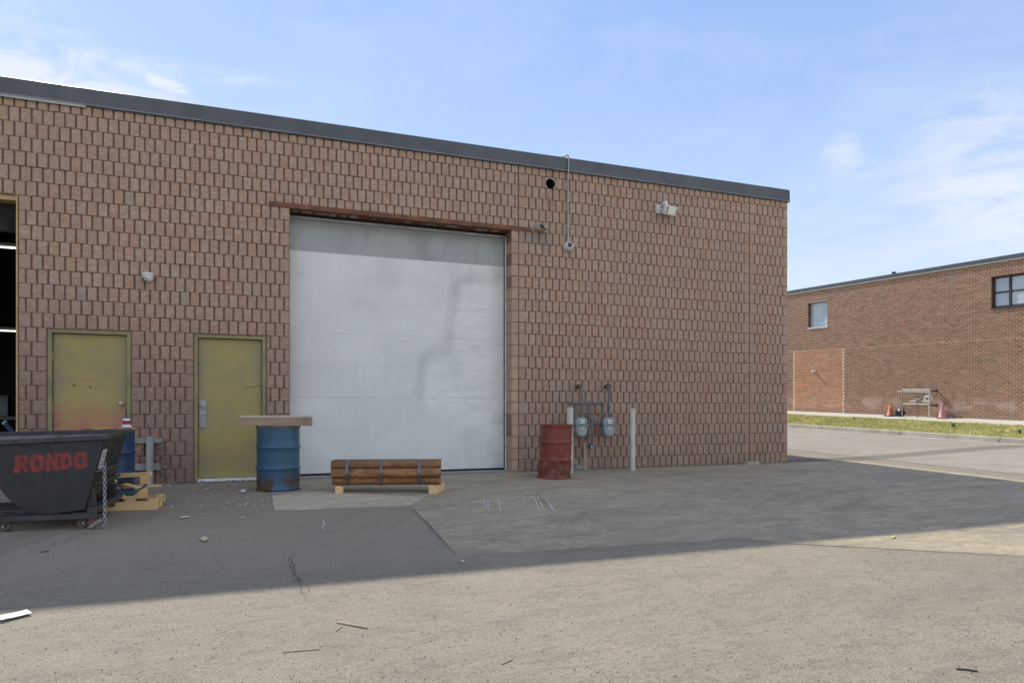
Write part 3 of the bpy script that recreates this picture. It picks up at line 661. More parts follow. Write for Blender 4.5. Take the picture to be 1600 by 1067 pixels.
for i, (a, b) in enumerate(zip(zs, zs[1:])):
    q = MB(); e = .0016 if b == 1.274 else .0006
    q.box(o0 + .003, o1 - .035, .300, .340, a + .0004, b - e); q.build('door_panel', M['shutter'], ohd)
q = MB(); q.box(o0 + .002, o1 - .002, .306, .338, .008, .047); q.build('rubber_seal', M['dark'], ohd)
q = MB(); q.box(o1 - .034, o1 - .014, .292, .338, .0, 4.11); q.build('edge_seal', simple('grey_rubber', (.06, .065, .07), rough=.6, bump=0), ohd)
q = MB(); q.box(o1 - .014, o1 - .001, .262, .300, 1.0, 4.11); q.box(o1 - .013, o1 - .001, .266, .300, .0, .996); q.build('jamb_trim', M['white_metal'], B)
q = MB(); q.box(o0, o1, -.03, .34, -.2, .010); q.build('door_sill', M['concrete'], B, bevel=.01)

# --- two olive personnel doors
def man_door(nm, a, b, mat, label, hinge_left):
    d = MB(); d.box(a + .062, b - .062, .085, .13, .045, 2.135); dd = d.build('door', mat, B, bevel=.002); dd['label'] = label
    f = MB(); f.box(a + .004, a + .055, .020, .20, .0, 2.195); f.box(b - .055, b - .004, .020, .20, .0, 2.195); f.box(a + .0552, b - .0552, .020, .20, 2.142, 2.195)
    f.box(a + .0552, a + .075, .132, .19, .0, 2.141); f.box(b - .075, b - .0552, .132, .19, .0, 2.141)
    f.build('door_frame', M['olive_frame'], dd, bevel=.002)
    g = MB(); g.box(a + .0553, b - .0553, .134, .16, .02, 2.14); g.build('door_gap', M['dark'], dd)
    s = MB(); s.box(a + .0553, b - .0553, -.03, .20, -.1, .038); s.build('threshold', M['white_metal'], dd, bevel=.003)
    hx = a + .058 if hinge_left else b - .058
    for z in (.35, 1.1, 1.82):
        h = MB(); h.lathe([(.009, -.055), (.009, .055)], 10, Matrix.Translation((hx, .075, z))); h.build('hinge', M['olive_frame'], dd)
    return dd
k1 = man_door('d1', -13.10, -12.06, M['door_a'], 'olive door with faded red paint at its foot, behind the black hopper', True)
MY = Matrix.Rotation(PI / 2, 4, 'X')          # lathe axis turned out of the wall
q = MB(); q.lathe([(.034, 0), (.034, .006), (.014, .012), (.014, .034), (.028, .042), (.032, .056), (.026, .070), (.004, .074)], 20, Matrix.Translation((-12.195, .085, 1.16)) @ MY)
q.build('knob', simple('worn_brass', (.50, .44, .30), (.38, .33, .22), rough=.35, metal=.6, bump=0), k1, smooth=True)
q = MB(); q.box(-12.130, -12.112, .074, .086, .86, 1.06); q.build('latch_plate', M['dark'], k1)
q = MB()
for du, dz, w in ((-12.80, 1.415, .050), (-12.60, 1.395, .045)):
    for t in range(2): q.bar((du, .083, dz + .012 * t), (du + w * .7, .083, dz - .02 + .008 * t), .003, .007)
q.build('dent', M['crack'], k1)
k2 = man_door('d2', -11.23, -10.21, M['door_b'], 'olive door with grey latch guard, behind the blue drum with boards', False)
q = MB(); q.box(-11.160, -11.062, .070, .084, .80, 1.22); q.build('latch_guard', simple('latch_steel', (.30, .31, .32), (.22, .23, .24), rough=.45, metal=.3, bump=.1), k2, bevel=.002)
q = MB(); q.lathe([(.045, 0), (.045, .012), (.022, .018), (.022, .030), (.004, .032)], 16, Matrix.Translation((-11.105, .07, 1.14)) @ MY); q.build('lock', M['trim'], k2, bevel=.002)
q = MB(); q.box(-11.150, -11.060, .056, .070, .995, 1.045); q.build('hasp', M['trim'], k2, bevel=.002)
q = MB()
sp = [(-10.52, 1.420), (-10.48, 1.408), (-10.44, 1.418), (-10.41, 1.405), (-10.37, 1.425), (-10.34, 1.44), (-10.30, 1.435), (-10.285, 1.45)]
for (a, b), (c, d) in zip(sp, sp[1:]): q.bar((a, .0835, b), (c, .0835, d), .003, .008)
q.build('scrawl', M['crack'], k2)
# --- open garage bay at the left edge: raw wood lining
q = MB(); q.box(-13.462, -13.441, -.004, .31, -.02, 3.998); q.box(-18.2, -13.463, .03, .31, 3.93, 3.998); q.build('bay_frame', M['lime_wood'], B, bevel=.002)
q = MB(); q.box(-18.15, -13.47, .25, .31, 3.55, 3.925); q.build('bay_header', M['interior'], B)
em, ent, eb = new_mat('lit_tube', .4); eb.inputs['Emission Color'].default_value = (1, .97, .9, 1); eb.inputs['Emission Strength'].default_value = 1.1
for (pp, y, lab) in ((2.2, 387, 'upper lit fluorescent tube in the dark open bay'), (6.2, 517, 'lower lit fluorescent tube deep in the dark open bay')):
    u0, z0 = on_wall(12, y, pp)
    t = thing('tube_light', lab, 'light', W(u0, pp, z0), ROT, 'lit tubes inside the bay')
    q = MB(); q.tube([(-1.0, 0, 0), (.9, 0, 0)], .011, 8); q.build('tube', em, t)
    q = MB(); q.box(-1.05, .95, -.04, .04, .022, .07); q.build('fixture', M['trim'], t)
Q0 = on_wall(7, 660, .9); Q1 = on_wall(22, 678, .9)
pole = thing('leaning_pole', 'blue pole leaning inside the dark open bay', 'pole', W(Q0[0], .9, Q0[1]), ROT)
q = MB(); q.tube([(0, 0, 0), ((Q1[0] - Q0[0]) * 4.2, .2, (Q1[1] - Q0[1]) * 4.2)], .033, 12); q.build('tube', simple('blue_steel', (.05, .10, .20), rough=.5, bump=.05), pole, smooth=True)
q = MB(); q.tube([(.012, 0, -.014), (-.012, 0, .014)], .040, 12); q.build('cap', M['trim'], pole, bevel=.004)
q = MB(); q.box(-18.1, -13.47, .55, .60, 3.60, 3.66); q.build('door_track', M['trim'], B)
for k, (sx, sz, w_, h_, m_) in enumerate(((-15.9, 0.95, .5, .3, 'rust'), (-15.3, .95, .35, .22, 'trim'), (-14.6, .95, .4, .35, 'flash'))):
    bxx = thing('storage_box', ('rust brown', 'grey', 'dark blue grey')[k] + ' metal box on the workbench in the dark bay', 'box', W(sx, 4.2, sz), ROT)
    q = MB(); q.box(-w_ / 2, w_ / 2, -.15, .15, .002, h_); q.build('box_body', M[m_], bxx, bevel=.006); q = MB(); q.box(-w_ / 2 - .01, w_ / 2 + .01, -.16, .16, h_ + .001, h_ + .03); q.build('lid', M[m_], bxx, bevel=.004)
wb = thing('workbench', 'dark steel workbench inside the open bay', 'workbench', W(-15.2, 4.2, .03), ROT)
q = MB(); q.box(-1.2, 1.2, -.4, .4, .86, .92); q.build('bench_top', simple('bench_steel', (.07, .07, .075), rough=.6), wb, bevel=.004)
for sx in (-1.1, 1.1):
    for sy in (-.33, .33): q = MB(); q.box(sx - .03, sx + .03, sy - .03, sy + .03, 0, .86); q.build('leg', M['interior'], wb)

# ------------------------------------------------------------------ fittings on the warehouse front
def wl(px, py, p=0): u, z = on_wall(px, py, p); return u, z
white_p = simple('white_plastic', (.66, .66, .65), (.58, .58, .57), scale=5, rough=.35, bump=.02)
glassy = simple('black_lens', (.006, .006, .008), rough=.12, bump=0)
u, z = wl(231.5, 431)
c1 = thing('security_camera', 'white turret security camera above the gap between the two olive doors', 'camera', W(u, 0, z), ROT)
q = MB(); q.lathe([(.078, 0), (.081, .006), (.081, .030), (.070, .040)], 28, Matrix.Translation((0, -.092, -.014))); q.box(-.05, .05, -.10, .02, -.012, .024); q.build('mount', white_p, c1, smooth=True)
q = MB(); q.lathe([(.074, .0), (.074, -.018), (.071, -.035), (.060, -.062), (.040, -.083), (.015, -.092), (.001, -.094)], 28, Matrix.Translation((0, -.092, -.017))); q.build('dome', white_p, c1, smooth=True)
lm = Matrix.Translation((-.030, -.136, -.070)) @ Vector((-.45, -1, -.65)).to_track_quat('Z', 'Y').to_matrix().to_4x4()
q = MB(); q.lathe([(.034, -.012), (.034, .006), (.026, .009), (.020, .002), (.004, .010)], 20, lm); q.build('lens', glassy, c1, smooth=True)
u, z = wl(886.5, 386)
c2 = thing('security_camera', 'white ball security camera at the foot of the grey conduit', 'camera', W(u, 0, z), ROT)
q = MB(); q.lathe([(.085, 0.02), (.088, -.02), (.085, -.055), (.05, -.062)], 28, Matrix.Translation((0, -.005, 0)) @ MY @ Matrix.Scale(-1, 4, (0, 0, 1)))
q.build('mount', white_p, c2, smooth=True)
q = MB(); q.lathe([(.082, .0), (.080, .02), (.070, .045), (.050, .066), (.02, .076), (.001, .078)], 28, Matrix.Translation((0, -.065, 0)) @ MY); q.build('dome', white_p, c2, smooth=True)
lm = Matrix.Translation((-.014, -.128, .010)) @ Vector((-.10, -1, .12)).to_track_quat('Z', 'Y').to_matrix().to_4x4()
q = MB(); q.lathe([(.044, -.02), (.044, .008), (.034, .016), (.016, .022), (.002, .023)], 22, lm); q.build('lens', simple('dark_lens', (.05, .055, .07), rough=.15, bump=0), c2, smooth=True)
ut, zt = wl(884, 247)
cd = thing('conduit', 'thin grey conduit running from the roof edge down to the ball camera', 'conduit', W(u, 0, z), ROT)
q = MB(); q.tube([(0, -.035, .085), (-.002, -.035, .9), (-.01, -.052, 1.28), (-.012, -.066, 1.34), (-.012, -.066, 1.625)], .0135, 10); q.build('pipe', M['trim'], cd, smooth=True)
q = MB(); q.tube([(-.012, -.066, 1.61), (-.012, -.060, 1.635), (-.03, -.02, 1.640), (-.07, .08, 1.640)], .019, 10); q.build('elbow', M['white_metal'], cd, smooth=True)
for zz in (.35, .95): q = MB(); q.box(-.030, .030, -.053, .005, zz, zz + .018); q.build('strap', M['trim'], cd, bevel=.003)
u, z = wl(1028, 326)
fl_ = thing('floodlight', 'white floodlight with round motion sensor high on the right of the wall', 'lamp', W(u, 0, z), ROT)
q = MB(); q.box(-.055, .055, -.045, .025, -.10, .06); q.build('back_box', white_p, fl_, bevel=.008)
q = MB(); q.lathe([(.02, -.02), (.035, -.015), (.052, .01), (.055, .035), (.048, .062), (.02, .076), (.001, .077)], 24, Matrix.Translation((.075, -.09, .066)) @ Matrix.Rotation(PI / 2, 4, 'X') @ Matrix.Rotation(.3, 4, 'Y')); q.build('motion_sensor', white_p, fl_, smooth=True)
q = MB(); q.tube([(.0, -.03, .03), (.03, -.06, .05), (.06, -.085, .062)], .016, 10); q.tube([(0, -.03, -.03), (.05, -.10, -.05), (.10, -.13, -.06)], .018, 10); q.build('arm', white_p, fl_, smooth=True)
HM = Matrix.Translation((.165, -.20, -.075)) @ Matrix.Rotation(.22, 4, 'Z') @ Matrix.Rotation(.38, 4, 'X')
q = MB(); q.box(-.155, .155, -.012, .075, -.085, .085, mat=HM); hsg = q.build('housing', white_p, fl_, bevel=.012)
q = MB(); q.box(-.105, .105, -.0165, -.0125, -.062, .062, mat=HM); q.build('light_panel', simple('led_panel', (.80, .79, .66), (.72, .71, .60), scale=8, rough=.3, bump=0), hsg)
q = MB(); q.box(-.132, -.106, -.015, -.0122, -.066, .066, mat=HM); q.box(.106, .132, -.015, -.0122, -.066, .066, mat=HM); q.build('reflector', simple('dark_reflector', (.10, .105, .095), rough=.4, bump=0), hsg)
u, z = wl(836, 357)
ex = thing('exhaust_hood', 'beige steel exhaust hood just right of the rusty lintel', 'vent', W(u, 0, z), ROT)
xm = simple('beige_steel', (0.367, 0.289, 0.213), (0.277, 0.215, 0.156), scale=6, rough=.6, bump=.1, c3=(0.180, 0.104, 0.064), s3=16)
q = MB(); q.lathe([(.090, .03), (.092, -.01), (.062, -.025)], 24, MY @ Matrix.Scale(-1, 4, (0, 0, 1))); q.build('flange', xm, ex, smooth=True)
hood = MB(); rings = []
for i in range(9):
    t = i / 8; a = t * 1.05; r_ = .066 + .016 * t
    c = Vector((.10 * t, -.02 - .13 * math.sin(a), .035 * (1 - math.cos(a)))); 
    ax = Vector((.35 * t, -math.cos(a * .8), -.55 * math.sin(a))).normalized()
    x_ = ax.cross(Vector((0, 0, 1))).normalized(); y_ = x_.cross(ax)
    rings.append([c + (x_ * math.cos(k * PI / 10) + y_ * math.sin(k * PI / 10)) * r_ + ax * (.045 * max(0, math.sin(k * PI / 10)) * t) for k in range(20)])
rings = [[Vector((v.x, v.y, -v.z)) for v in g_] for g_ in rings]
hood.add([v for g_ in rings for v in g_], [(i * 20 + k, i * 20 + (k + 1) % 20, (i + 1) * 20 + (k + 1) % 20, (i + 1) * 20 + k) for i in range(8) for k in range(20)])
ho = hood.build('hood', xm, ex, smooth=True, fix=False)
q = MB(); q.add([v.lerp(sum(rings[7], Vector()) / 20, .06) for v in rings[7]], [tuple(range(20))]); q.build('opening', M['dark'], ho, fix=False)

# gas meters
gu, gz = wl(920, 732)
GM = thing('gas_meter_set', 'pair of grey gas meters on steel pipes against the block wall', 'gas meter', W(gu, 0, 0), ROT)
def gx(px, py, p): a, c = on_wall(px, py, p); return Vector((a - gu, p, c))
gpipe = simple('painted_pipe', (0.135, 0.140, 0.142), (0.097, 0.099, 0.098), scale=8, rough=.6, bump=.15, c3=(0.162, 0.078, 0.042), s3=20)
gbody = simple('meter_grey', (0.263, 0.289, 0.296), (0.213, 0.238, 0.248), scale=6, rough=.5, bump=.08, c3=(0.350, 0.374, 0.368), s3=14)
gold = simple('green_rust_pipe', (.085, .088, .055), (.095, .055, .034), scale=14, rough=.8, bump=.3)
PM = -.24
def elbow_pts(*pts): return list(pts)
q = MB(); q.tube([gx(892, 630, PM), gx(943, 630, PM)], .021, 12); q.build('manifold_pipe', gpipe, GM, smooth=True)
for x in (897, 905, 921, 929, 941):
    q = MB(); c = gx(x, 630, PM); q.tube([c - Vector((.028, 0, 0)), c + Vector((.028, 0, 0))], .032, 10); q.build('pipe_fitting', gpipe, GM, smooth=True)
q = MB(); q.tube([gx(920, 630, PM), gx(920, 692, PM)], [.027, .027], 12); q.build('riser_pipe', gpipe, GM, smooth=True)
for x0, x1, xw in ((909, 909, 901), (951.5, 951.5, 945)):
    a, b = gx(x0, 650, PM), gx(x0, 607, PM); w = gx(xw, 604, .02)
    q = MB(); q.tube([a, b, b + Vector((-.01, .03, .022)), Vector((w.x + .03, w.y - .10, w.z)), w], .020, 12); q.build('outlet_pipe', gpipe, GM, smooth=True)
    q = MB(); q.tube([w + Vector((.035, -.13, 0)), w + Vector((0, -.02, 0))], .040, 12); q.build('wall_elbow', gold, GM, smooth=True)
for i, (x, xi, xo) in enumerate(((906, 898, 909), (949, 942, 951.5))):
    c = gx(x, 664, PM); mt = bpy.data.objects.new('meter', None); sc.collection.objects.link(mt); mt.parent = GM; mt.location = c
    ol = [(-.115, .0), (-.120, .06), (-.105, .115), (-.055, .135), (.055, .135), (.105, .115), (.120, .06), (.115, .0)]
    lo = [(-.118, -.004), (.118, -.004), (.115, -.09), (.098, -.165), (.055, -.205), (-.055, -.205), (-.098, -.165), (-.115, -.09)]
    q = MB(); q.prism([(a * 1.0, b) for a, b in ol], -.085, .085); q.build('upper_case', gbody, mt, bevel=.022, smooth=True)
    q = MB(); q.prism(lo, -.095, .085); q.build('lower_case', gbody, mt, bevel=.026, smooth=True)
    q = MB(); q.box(-.128, .128, -.105, .09, -.010, .008); q.build('flange', gbody, mt, bevel=.004)
    q = MB(); q.box(-.040, .040, -.112, -.080, .028, .088); q.build('index_window', simple('meter_index', (.85, .85, .82), (.75, .75, .72), scale=30, rough=.3, bump=0), mt, bevel=.006)
    q = MB(); q.box(-.034, .034, -.1135, -.1122, .050, .066); q.build('dial', simple('meter_dial', (.12, .12, .12), bump=0), mt)
    q = MB(); q.box(-.036, .032, -.0985, -.0955, -.075, -.030); q.build('meter_label', simple('meter_label', (.75, .70, .60), (.55, .52, .45), scale=40, rough=.6, bump=0), mt)
    q = MB(); q.box(-.026, .022, -.1000, -.0986, -.055, -.045); q.box(-.026, .010, -.1000, -.0986, -.066, -.060); q.build('label_print', M['crack'], mt)
    for xx in (xi, xo):
        a = gx(xx, 641 if xx == xo else 632, PM); b = Vector((a.x, a.y, c.z + .125)); q = MB(); q.tube([a, b], .019, 10); q.tube([b + Vector((0, 0, .05)), b - Vector((0, 0, .0))], .032, 8); q.build('swivel_pipe', gpipe, GM, smooth=True)
c = gx(923.5, 656, PM)
q = MB(); q.lathe([(.02, -.10), (.055, -.085), (.062, -.075), (.062, -.06), (.03, -.045), (.03, .05), (.001, .055)], 20, Matrix.Translation(c) @ MY); q.tube([c + Vector((0, 0, .10)), c + Vector((0, 0, -.12))], .036, 12); q.build('regulator', gpipe, GM, smooth=True)
q = MB(); q.tube([c + Vector((.03, -.03, .03)), c + Vector((.13, -.03, .03)), c + Vector((.14, -.03, .0)), c + Vector((.14, -.03, -.06))], .018, 10); q.build('relief_vent', simple('pale_pipe', (.21, .205, .175), rough=.6), GM, smooth=True)
a = gx(912, 689, PM); b = gx(926, 692, PM); q = MB(); q.bar(a, b, .06, .014); q.build('bracket', simple('red_oxide', (.34, .20, .17), rough=.8), GM, bevel=.003)
q = MB(); a = gx(913.5, 691, PM); q.tube([a, Vector((a.x + .012, a.y, zg(0, PM) - .02))], [.019, .022], 12); q.build('service_pipe', simple('dusty_pipe', (.42, .40, .36), (.32, .30, .27), scale=12, rough=.8, bump=.2), GM, smooth=True)
a = gx(923, 697, PM - .05); q = MB(); q.box(a.x - .045, a.x + .038, a.y - .012, a.y + .012, a.z - .045, a.z + .048); tg = q.build('tag', simple('black_tag', (.010, .012, .016), rough=.4, bump=0), GM, bevel=.003)
q = MB(); q.box(a.x - .006, a.x + .028, a.y - .0145, a.y - .0125, a.z - .032, a.z + .018); q.build('tag_sticker', simple('blue_sticker', (.33, .45, .55), (.2, .3, .4), scale=50, bump=0), tg)

# ------------------------------------------------------------------ things standing in the yard
def stand(px, py): return on_ground(px, py)
post_m = simple('chipped_white_post', (0.570, 0.534, 0.479), (0.460, 0.427, 0.378), scale=14, rough=.7, bump=.1, c3=(0.221, 0.169, 0.126), s3=26, t3=(.58, .68), stretch=(0.920, 0.890, 0.294))
def bollard(P, h, r, label, seed):
    t = thing('bollard', label, 'bollard', P, 0, 'white steel bollards by the gas meters')
    q = MB(); q.tube([(0, 0, -.03), (R.uniform(-.008, .008), 0, h)], r, 20); q.build('post', post_m, t, bevel=.004, smooth=True)
    q = MB(); q.lathe([(r * .97, h - .004), (r * .9, h + .010), (r * .5, h + .016), (.001, h + .017)], 20); q.build('cap', simple('post_cap', (.45, .43, .41), rough=.8), t, smooth=True)
    return t
P = stand(988.5, 735); bollard(P, 1.095, .049, 'thin chipped white bollard standing alone right of the gas meters', 1)
u2, p2 = UP(P.x, P.y); uL = on_wall(890.5, 650, p2)[0]; bollard(W(uL, p2, zg(uL, p2)), 1.115, .056, 'white bollard half hidden behind the red drum, left of the gas meters', 2)

def drum_mat(name, c1, c2, rust, amt, lowrust, scuff):
    m, nt, b = new_mat(name, .45, 0, .4)
    v = N(nt, 'ShaderNodeTexCoord').outputs['Object']; z = N(nt, 'ShaderNodeSeparateXYZ', {0: v}).outputs[2]
    c = mix(nt, ramp(nt, noise(nt, v, 3.5, 5, .6, .4), .38, .64), c1, c2)
    c = mix(nt, ramp(nt, noise(nt, v, 9, 6, .66, .5, stretch=(1, 1, .6)), .56, .72, 0, .6), c, scuff)
    low = M_(nt, 'MULTIPLY', ramp(nt, z, lowrust, .02), ramp(nt, noise(nt, v, 6, 7, .7, .6), .44, .58))
    hi = ramp(nt, noise(nt, v, 8, 7, .72, .5, off=(4, 4, 4)), .74 - amt, .80 - amt)
    c = mix(nt, M_(nt, 'MAXIMUM', low, hi), c, mix(nt, ramp(nt, noise(nt, v, 40, 4), .4, .6), rust, tuple(x * .5 for x in rust)))
    setc(nt, b, c); setbump(nt, b, noise(nt, v, 50, 5), .15, .004)
    nt.links.new(ramp(nt, M_(nt, 'MAXIMUM', low, hi), 0, 1, .42, .9), b.inputs['Roughness'])
    return m
def drum(P, label, mat, rimmat, rz=0, h=.88, r=.286, fn=None, open_top=False):
    t = thing('steel_drum', label, 'drum', P, rz, 'steel drums in the yard')
    ring = lambda z: [(r, z - .028), (r + .004, z - .018), (r + .013, z - .006), (r + .013, z + .006), (r + .004, z + .018), (r, z + .028)]
    prof = [(r - .004, .004), (r + .006, .0), (r + .010, .012), (r + .004, .022), (r - .002, .03)] + [(r, .12), (r, .2)] + ring(.30) + [(r, .38), (r, .44), (r, .5)] + ring(.585) + [(r, .68), (r, .76), (r, h - .045), (r, h - .03)]
    q = MB(); q.lathe(prof, 48, None, False, fn); q.build('body', mat, t, smooth=True, fix=False)
    q = MB(); q.lathe([(r + .002, h - .034), (r + .012, h - .022), (r + .013, h - .006), (r + .006, h), (r - .004, h), (r - .006, h - .02), (r - .012, h - .03)], 48, None, False, fn); q.build('rim', rimmat, t, smooth=True, fix=False)
    q = MB()
    if open_top: q.lathe([(r - .008, h - .02), (r - .008, h - .25), (r - .008, .5), (.001, .5)], 48, None, False, fn)
    else: q.lathe([(r - .010, h - .03), (r - .03, h - .034), (r - .05, h - .030), (.001, h - .030)], 48, None, False, fn)
    q.build('inner_wall' if open_top else 'lid', rimmat if not open_top else simple('yellow_lining', (.52, .34, .09), (.40, .25, .06), scale=8, rough=.5), t, smooth=True, fix=False)
    return t
blue_a = drum_mat('faded_blue_drum', (.034, .096, .168), (.029, .080, .125), (.125, .062, .024), .02, .34, (.075, .105, .115))
P = stand(425, 768.5) + Vector((0, .27, 0)); P.z = zg(*UP(P.x, P.y)) + .004
drum(P, 'faded blue steel drum with rust at its foot, carrying boards', blue_a, simple('grey_drum_rim', (.13, .14, .135), (.10, .09, .07), scale=10, rough=.6, c3=(.10, .055, .03), s3=22), rz=-1.9)
DT = P.z + .882
bw = wood('weathered_board', (0.371, 0.269, 0.189), (0.287, 0.207, 0.152), 0); ply = wood('pale_plywood', (0.644, 0.552, 0.450), (0.532, 0.455, 0.377), 0)
Y0 = P.y
def bx(px, Y): return (px - 800) / F * Y
bd = thing('wooden_plank', 'thick weathered plank laid across the near side of the blue drum', 'plank', (P.x, P.y - .20, DT), 0, 'boards lying on the blue drum')
q = MB(); xl, xr = bx(375.5, Y0 - .2) - P.x, bx(487.5, Y0 - .2) - P.x
q.box(xl, xr, -.02, .02, .0, .118); q.build('plank', bw, bd, bevel=.004)
bd = thing('wooden_plank', 'second weathered plank behind the first one on the blue drum', 'plank', (P.x - .02, P.y + .21, DT), .01, 'boards lying on the blue drum')
q = MB(); q.box(xl + .02, xr - .16, -.02, .02, .0, .110); q.build('plank', bw, bd, bevel=.004)
bd = thing('plywood_sheet', 'pale thin plywood sheet on top of the planks on the blue drum', 'board', (P.x - .03, P.y, DT + .119), 0, 'boards lying on the blue drum')
q = MB(); q.box(xl + .02, xr - .10, -.21, .24, .0, .016); q.build('sheet', ply, bd, bevel=.002)

def dent(v):
    v = v.copy(); z = v.z; k = max(0, 1 - abs(z - .17) / .22); a = math.atan2(v.y, v.x)
    f = 1 + .045 * max(0, (.35 - z)) / .35 * (1 + .4 * math.cos(a - 2.7))
    n1 = mnoise.noise(Vector((math.cos(a) * 2.6, math.sin(a) * 2.6, z * 6.5 + 1.3))); n2 = mnoise.noise(Vector((math.cos(a) * 4.5, math.sin(a) * 4.5, z * 12 + 4)))
    f *= 1 + k * (.15 * n1 + .075 * n2 - .02); 
    if z > .6: f *= 1 + .018 * n1 * (z - .6) / .25
    x, y = v.x * f, v.y * f
    x += .035 * z - .03 * max(0, .25 - z)
    return Vector((x, y, z - .012 * k * n2))
red = drum_mat('rusty_red_drum', (.185, .034, .020), (.150, .032, .020), (.135, .060, .034), .09, .5, (.34, .125, .095))
P = stand(867.5, 749) + Vector((0, .25, 0)); P.z = zg(*UP(P.x, P.y)) + .004
def drum_red(P):
    t = thing('steel_drum', 'dented rusty red steel drum with a crumpled foot in front of the gas meters', 'drum', P, 0, 'steel drums in the yard')
    r, h = .262, .86; zz = [.004, .0, .012, .03] + [.03 + .02 * i for i in range(1, 41)] + [h - .012, h]
    def rr_(z):
        v = r
        for c in (.285, .575): v += .013 * math.exp(-((z - c) / .016) ** 2)
        if z < .02: v += .008
        if z > h - .03: v += .008
        return v
    q = MB(); q.lathe([(rr_(z) - (.01 if i == 0 else 0), z) for i, z in enumerate(zz)], 64, None, False, dent); q.build('body', red, t, smooth=True, fix=False)
    q = MB(); q.lathe([(r + .009, h - .02), (r + .010, h + .002), (r - .004, h + .002), (r - .012, h - .03)], 64, None, False, dent); q.build('rim', red, t, smooth=True, fix=False)
    q = MB(); q.lathe([(r - .012, h - .03), (r - .02, .3), (.001, .3)], 64, None, False, dent); q.build('inner_wall', M['rust'], t, smooth=True, fix=False)
drum_red(P)

Yd = 9.45; xd = bx(171.5, Yd); zd = zg(*UP(xd, Yd)) - .022
navy = drum_mat('navy_drum', (.012, .040, .100), (.010, .032, .082), (.10, .05, .02), -.02, .05, (.022, .055, .115))
drum(Vector((xd, Yd, zd)), 'navy blue open steel drum with yellow lining behind the black hopper', navy, simple('red_rim', (.22, .035, .035), (.55, .38, .10), scale=9, rough=.5), open_top=True, h=.895)
cup = thing('paper_cup', 'red paper coffee cup with white lid standing on the navy drum rim', 'cup', (bx(199, Yd - .1), Yd - .12, zd + .897), 0)
q = MB(); q.lathe([(.030, .0), (.033, .004), (.043, .095), (.040, .096)], 24, None, True); q.build('cup_body', simple('red_card', (.42, .03, .055), (.36, .025, .05), rough=.5, bump=.02), cup, smooth=True)
q = MB(); q.lathe([(.046, .094), (.047, .100), (.042, .108), (.039, .120), (.001, .120)], 24); q.build('cup_lid', white_p, cup, smooth=True)
q = MB()
for k in range(24): a = k * .262; 
q.lathe([(.036, .0), (.055, .006), (.058, .022), (.054, .040), (.044, .046)], 20, None, False, lambda v: v * (1 + .08 * mnoise.noise(v * 40))); q.build('cup_holder', white_p, cup, smooth=True, fix=False)
q = MB()

# weathered pallet leaning on the wall
gw = wood('grey_weathered_wood', (0.294, 0.281, 0.263), (0.206, 0.198, 0.185), 0); gwv = wood('grey_weathered_upright', (0.331, 0.325, 0.312), (0.225, 0.219, 0.210), 2)
u0 = on_wall(233, 720, -.1)[0]
lp = thing('weathered_pallet', 'grey weathered pallet leaning on the block wall beside the navy drum', 'pallet', W(u0, -.16, zg(u0, -.16)), ROT, rot=(-.10, 0, ROT))
def pz(py): return on_wall(233, py, -.12)[1]
def pxl(px): return on_wall(px, 720, -.12)[0] - u0
q = MB(); q.box(pxl(228.5), pxl(239), -.02, .055, .0, pz(681)); q.build('upright', gwv, lp, bevel=.004)
for y0, y1, x0, x1 in ((683, 691.5, 165, 252.5), (723, 733.5, 165, 250.5)): q = MB(); q.box(pxl(x0), pxl(x1), .056, .078, pz(y1), pz(y0)); q.build('slat', gw, lp, bevel=.003)
q = MB(); q.box(pxl(165), pxl(171), -.02, .055, .0, pz(681)); q.build('upright', gwv, lp, bevel=.004)

# pallet and its broken pieces
nw = wood('new_pine', (0.728, 0.524, 0.275), (0.588, 0.400, 0.189), 0, knots=(0.364, 0.207, 0.087)); nwy = wood('new_pine_across', (0.728, 0.524, 0.275), (0.588, 0.400, 0.189), 1, knots=(0.364, 0.207, 0.087))
P = stand(214, 797); pr = math.radians(17)
pa = thing('wooden_pallet', 'pale new pine pallet lying beside the black hopper', 'pallet', P, pr)
px1 = .205
q = MB(); q.box(-.80, px1, .0, .022, .0, .100); q.build('stringer', nw, pa, bevel=.004)
q = MB(); q.box(-.80, px1 + .01, .30, .34, .0, .100); q.build('stringer', nw, pa, bevel=.004)
for x in (-.78, -.56, -.33, -.13, .105): q = MB(); q.box(x, x + .10, .004, .60, .1012, .118); q.build('slat', nwy, pa, bevel=.003)
q = MB(); q.box(-.80, px1 + .005, .55, .59, .0, .100); q.build('stringer', nw, pa, bevel=.004)
q = MB(); q.box(px1 - .07, px1 + .004, .023, .12, .0, .099); q.box(px1 - .07, px1 + .004, .22, .298, .0, .099); q.build('foot_block', nw, pa, bevel=.003)
bp = thing('broken_pallet', 'broken pale pine pallet piled on the pallet behind the black hopper', 'pallet', P + Vector((-.02, .30, .12)), pr)
q = MB(); q.bar((-.55, .02, .115), (.14, -.03, .130), .09, .022); q.build('board', nw, bp, bevel=.003)
q = MB(); q.bar((-.45, .18, .235), (.02, .10, .262), .05, .05); q.build('board', nw, bp, bevel=.003)
q = MB(); q.bar((-.50, .0, .245), (-.05, -.06, .10), .10, .020); q.build('board', nw, bp, bevel=.003)
q = MB(); q.box(-.10, .0, -.10, -.02, -.001, .105); q.build('block', nw, bp, bevel=.004)
q = MB(); q.box(-.10, .0, .06, .14, .14, .235); q.build('block', nw, bp, bevel=.004)
q = MB(); q.bar((-.52, -.12, .015), (.02, -.13, .012), .10, .022); q.build('board', nwy, bp, bevel=.003)

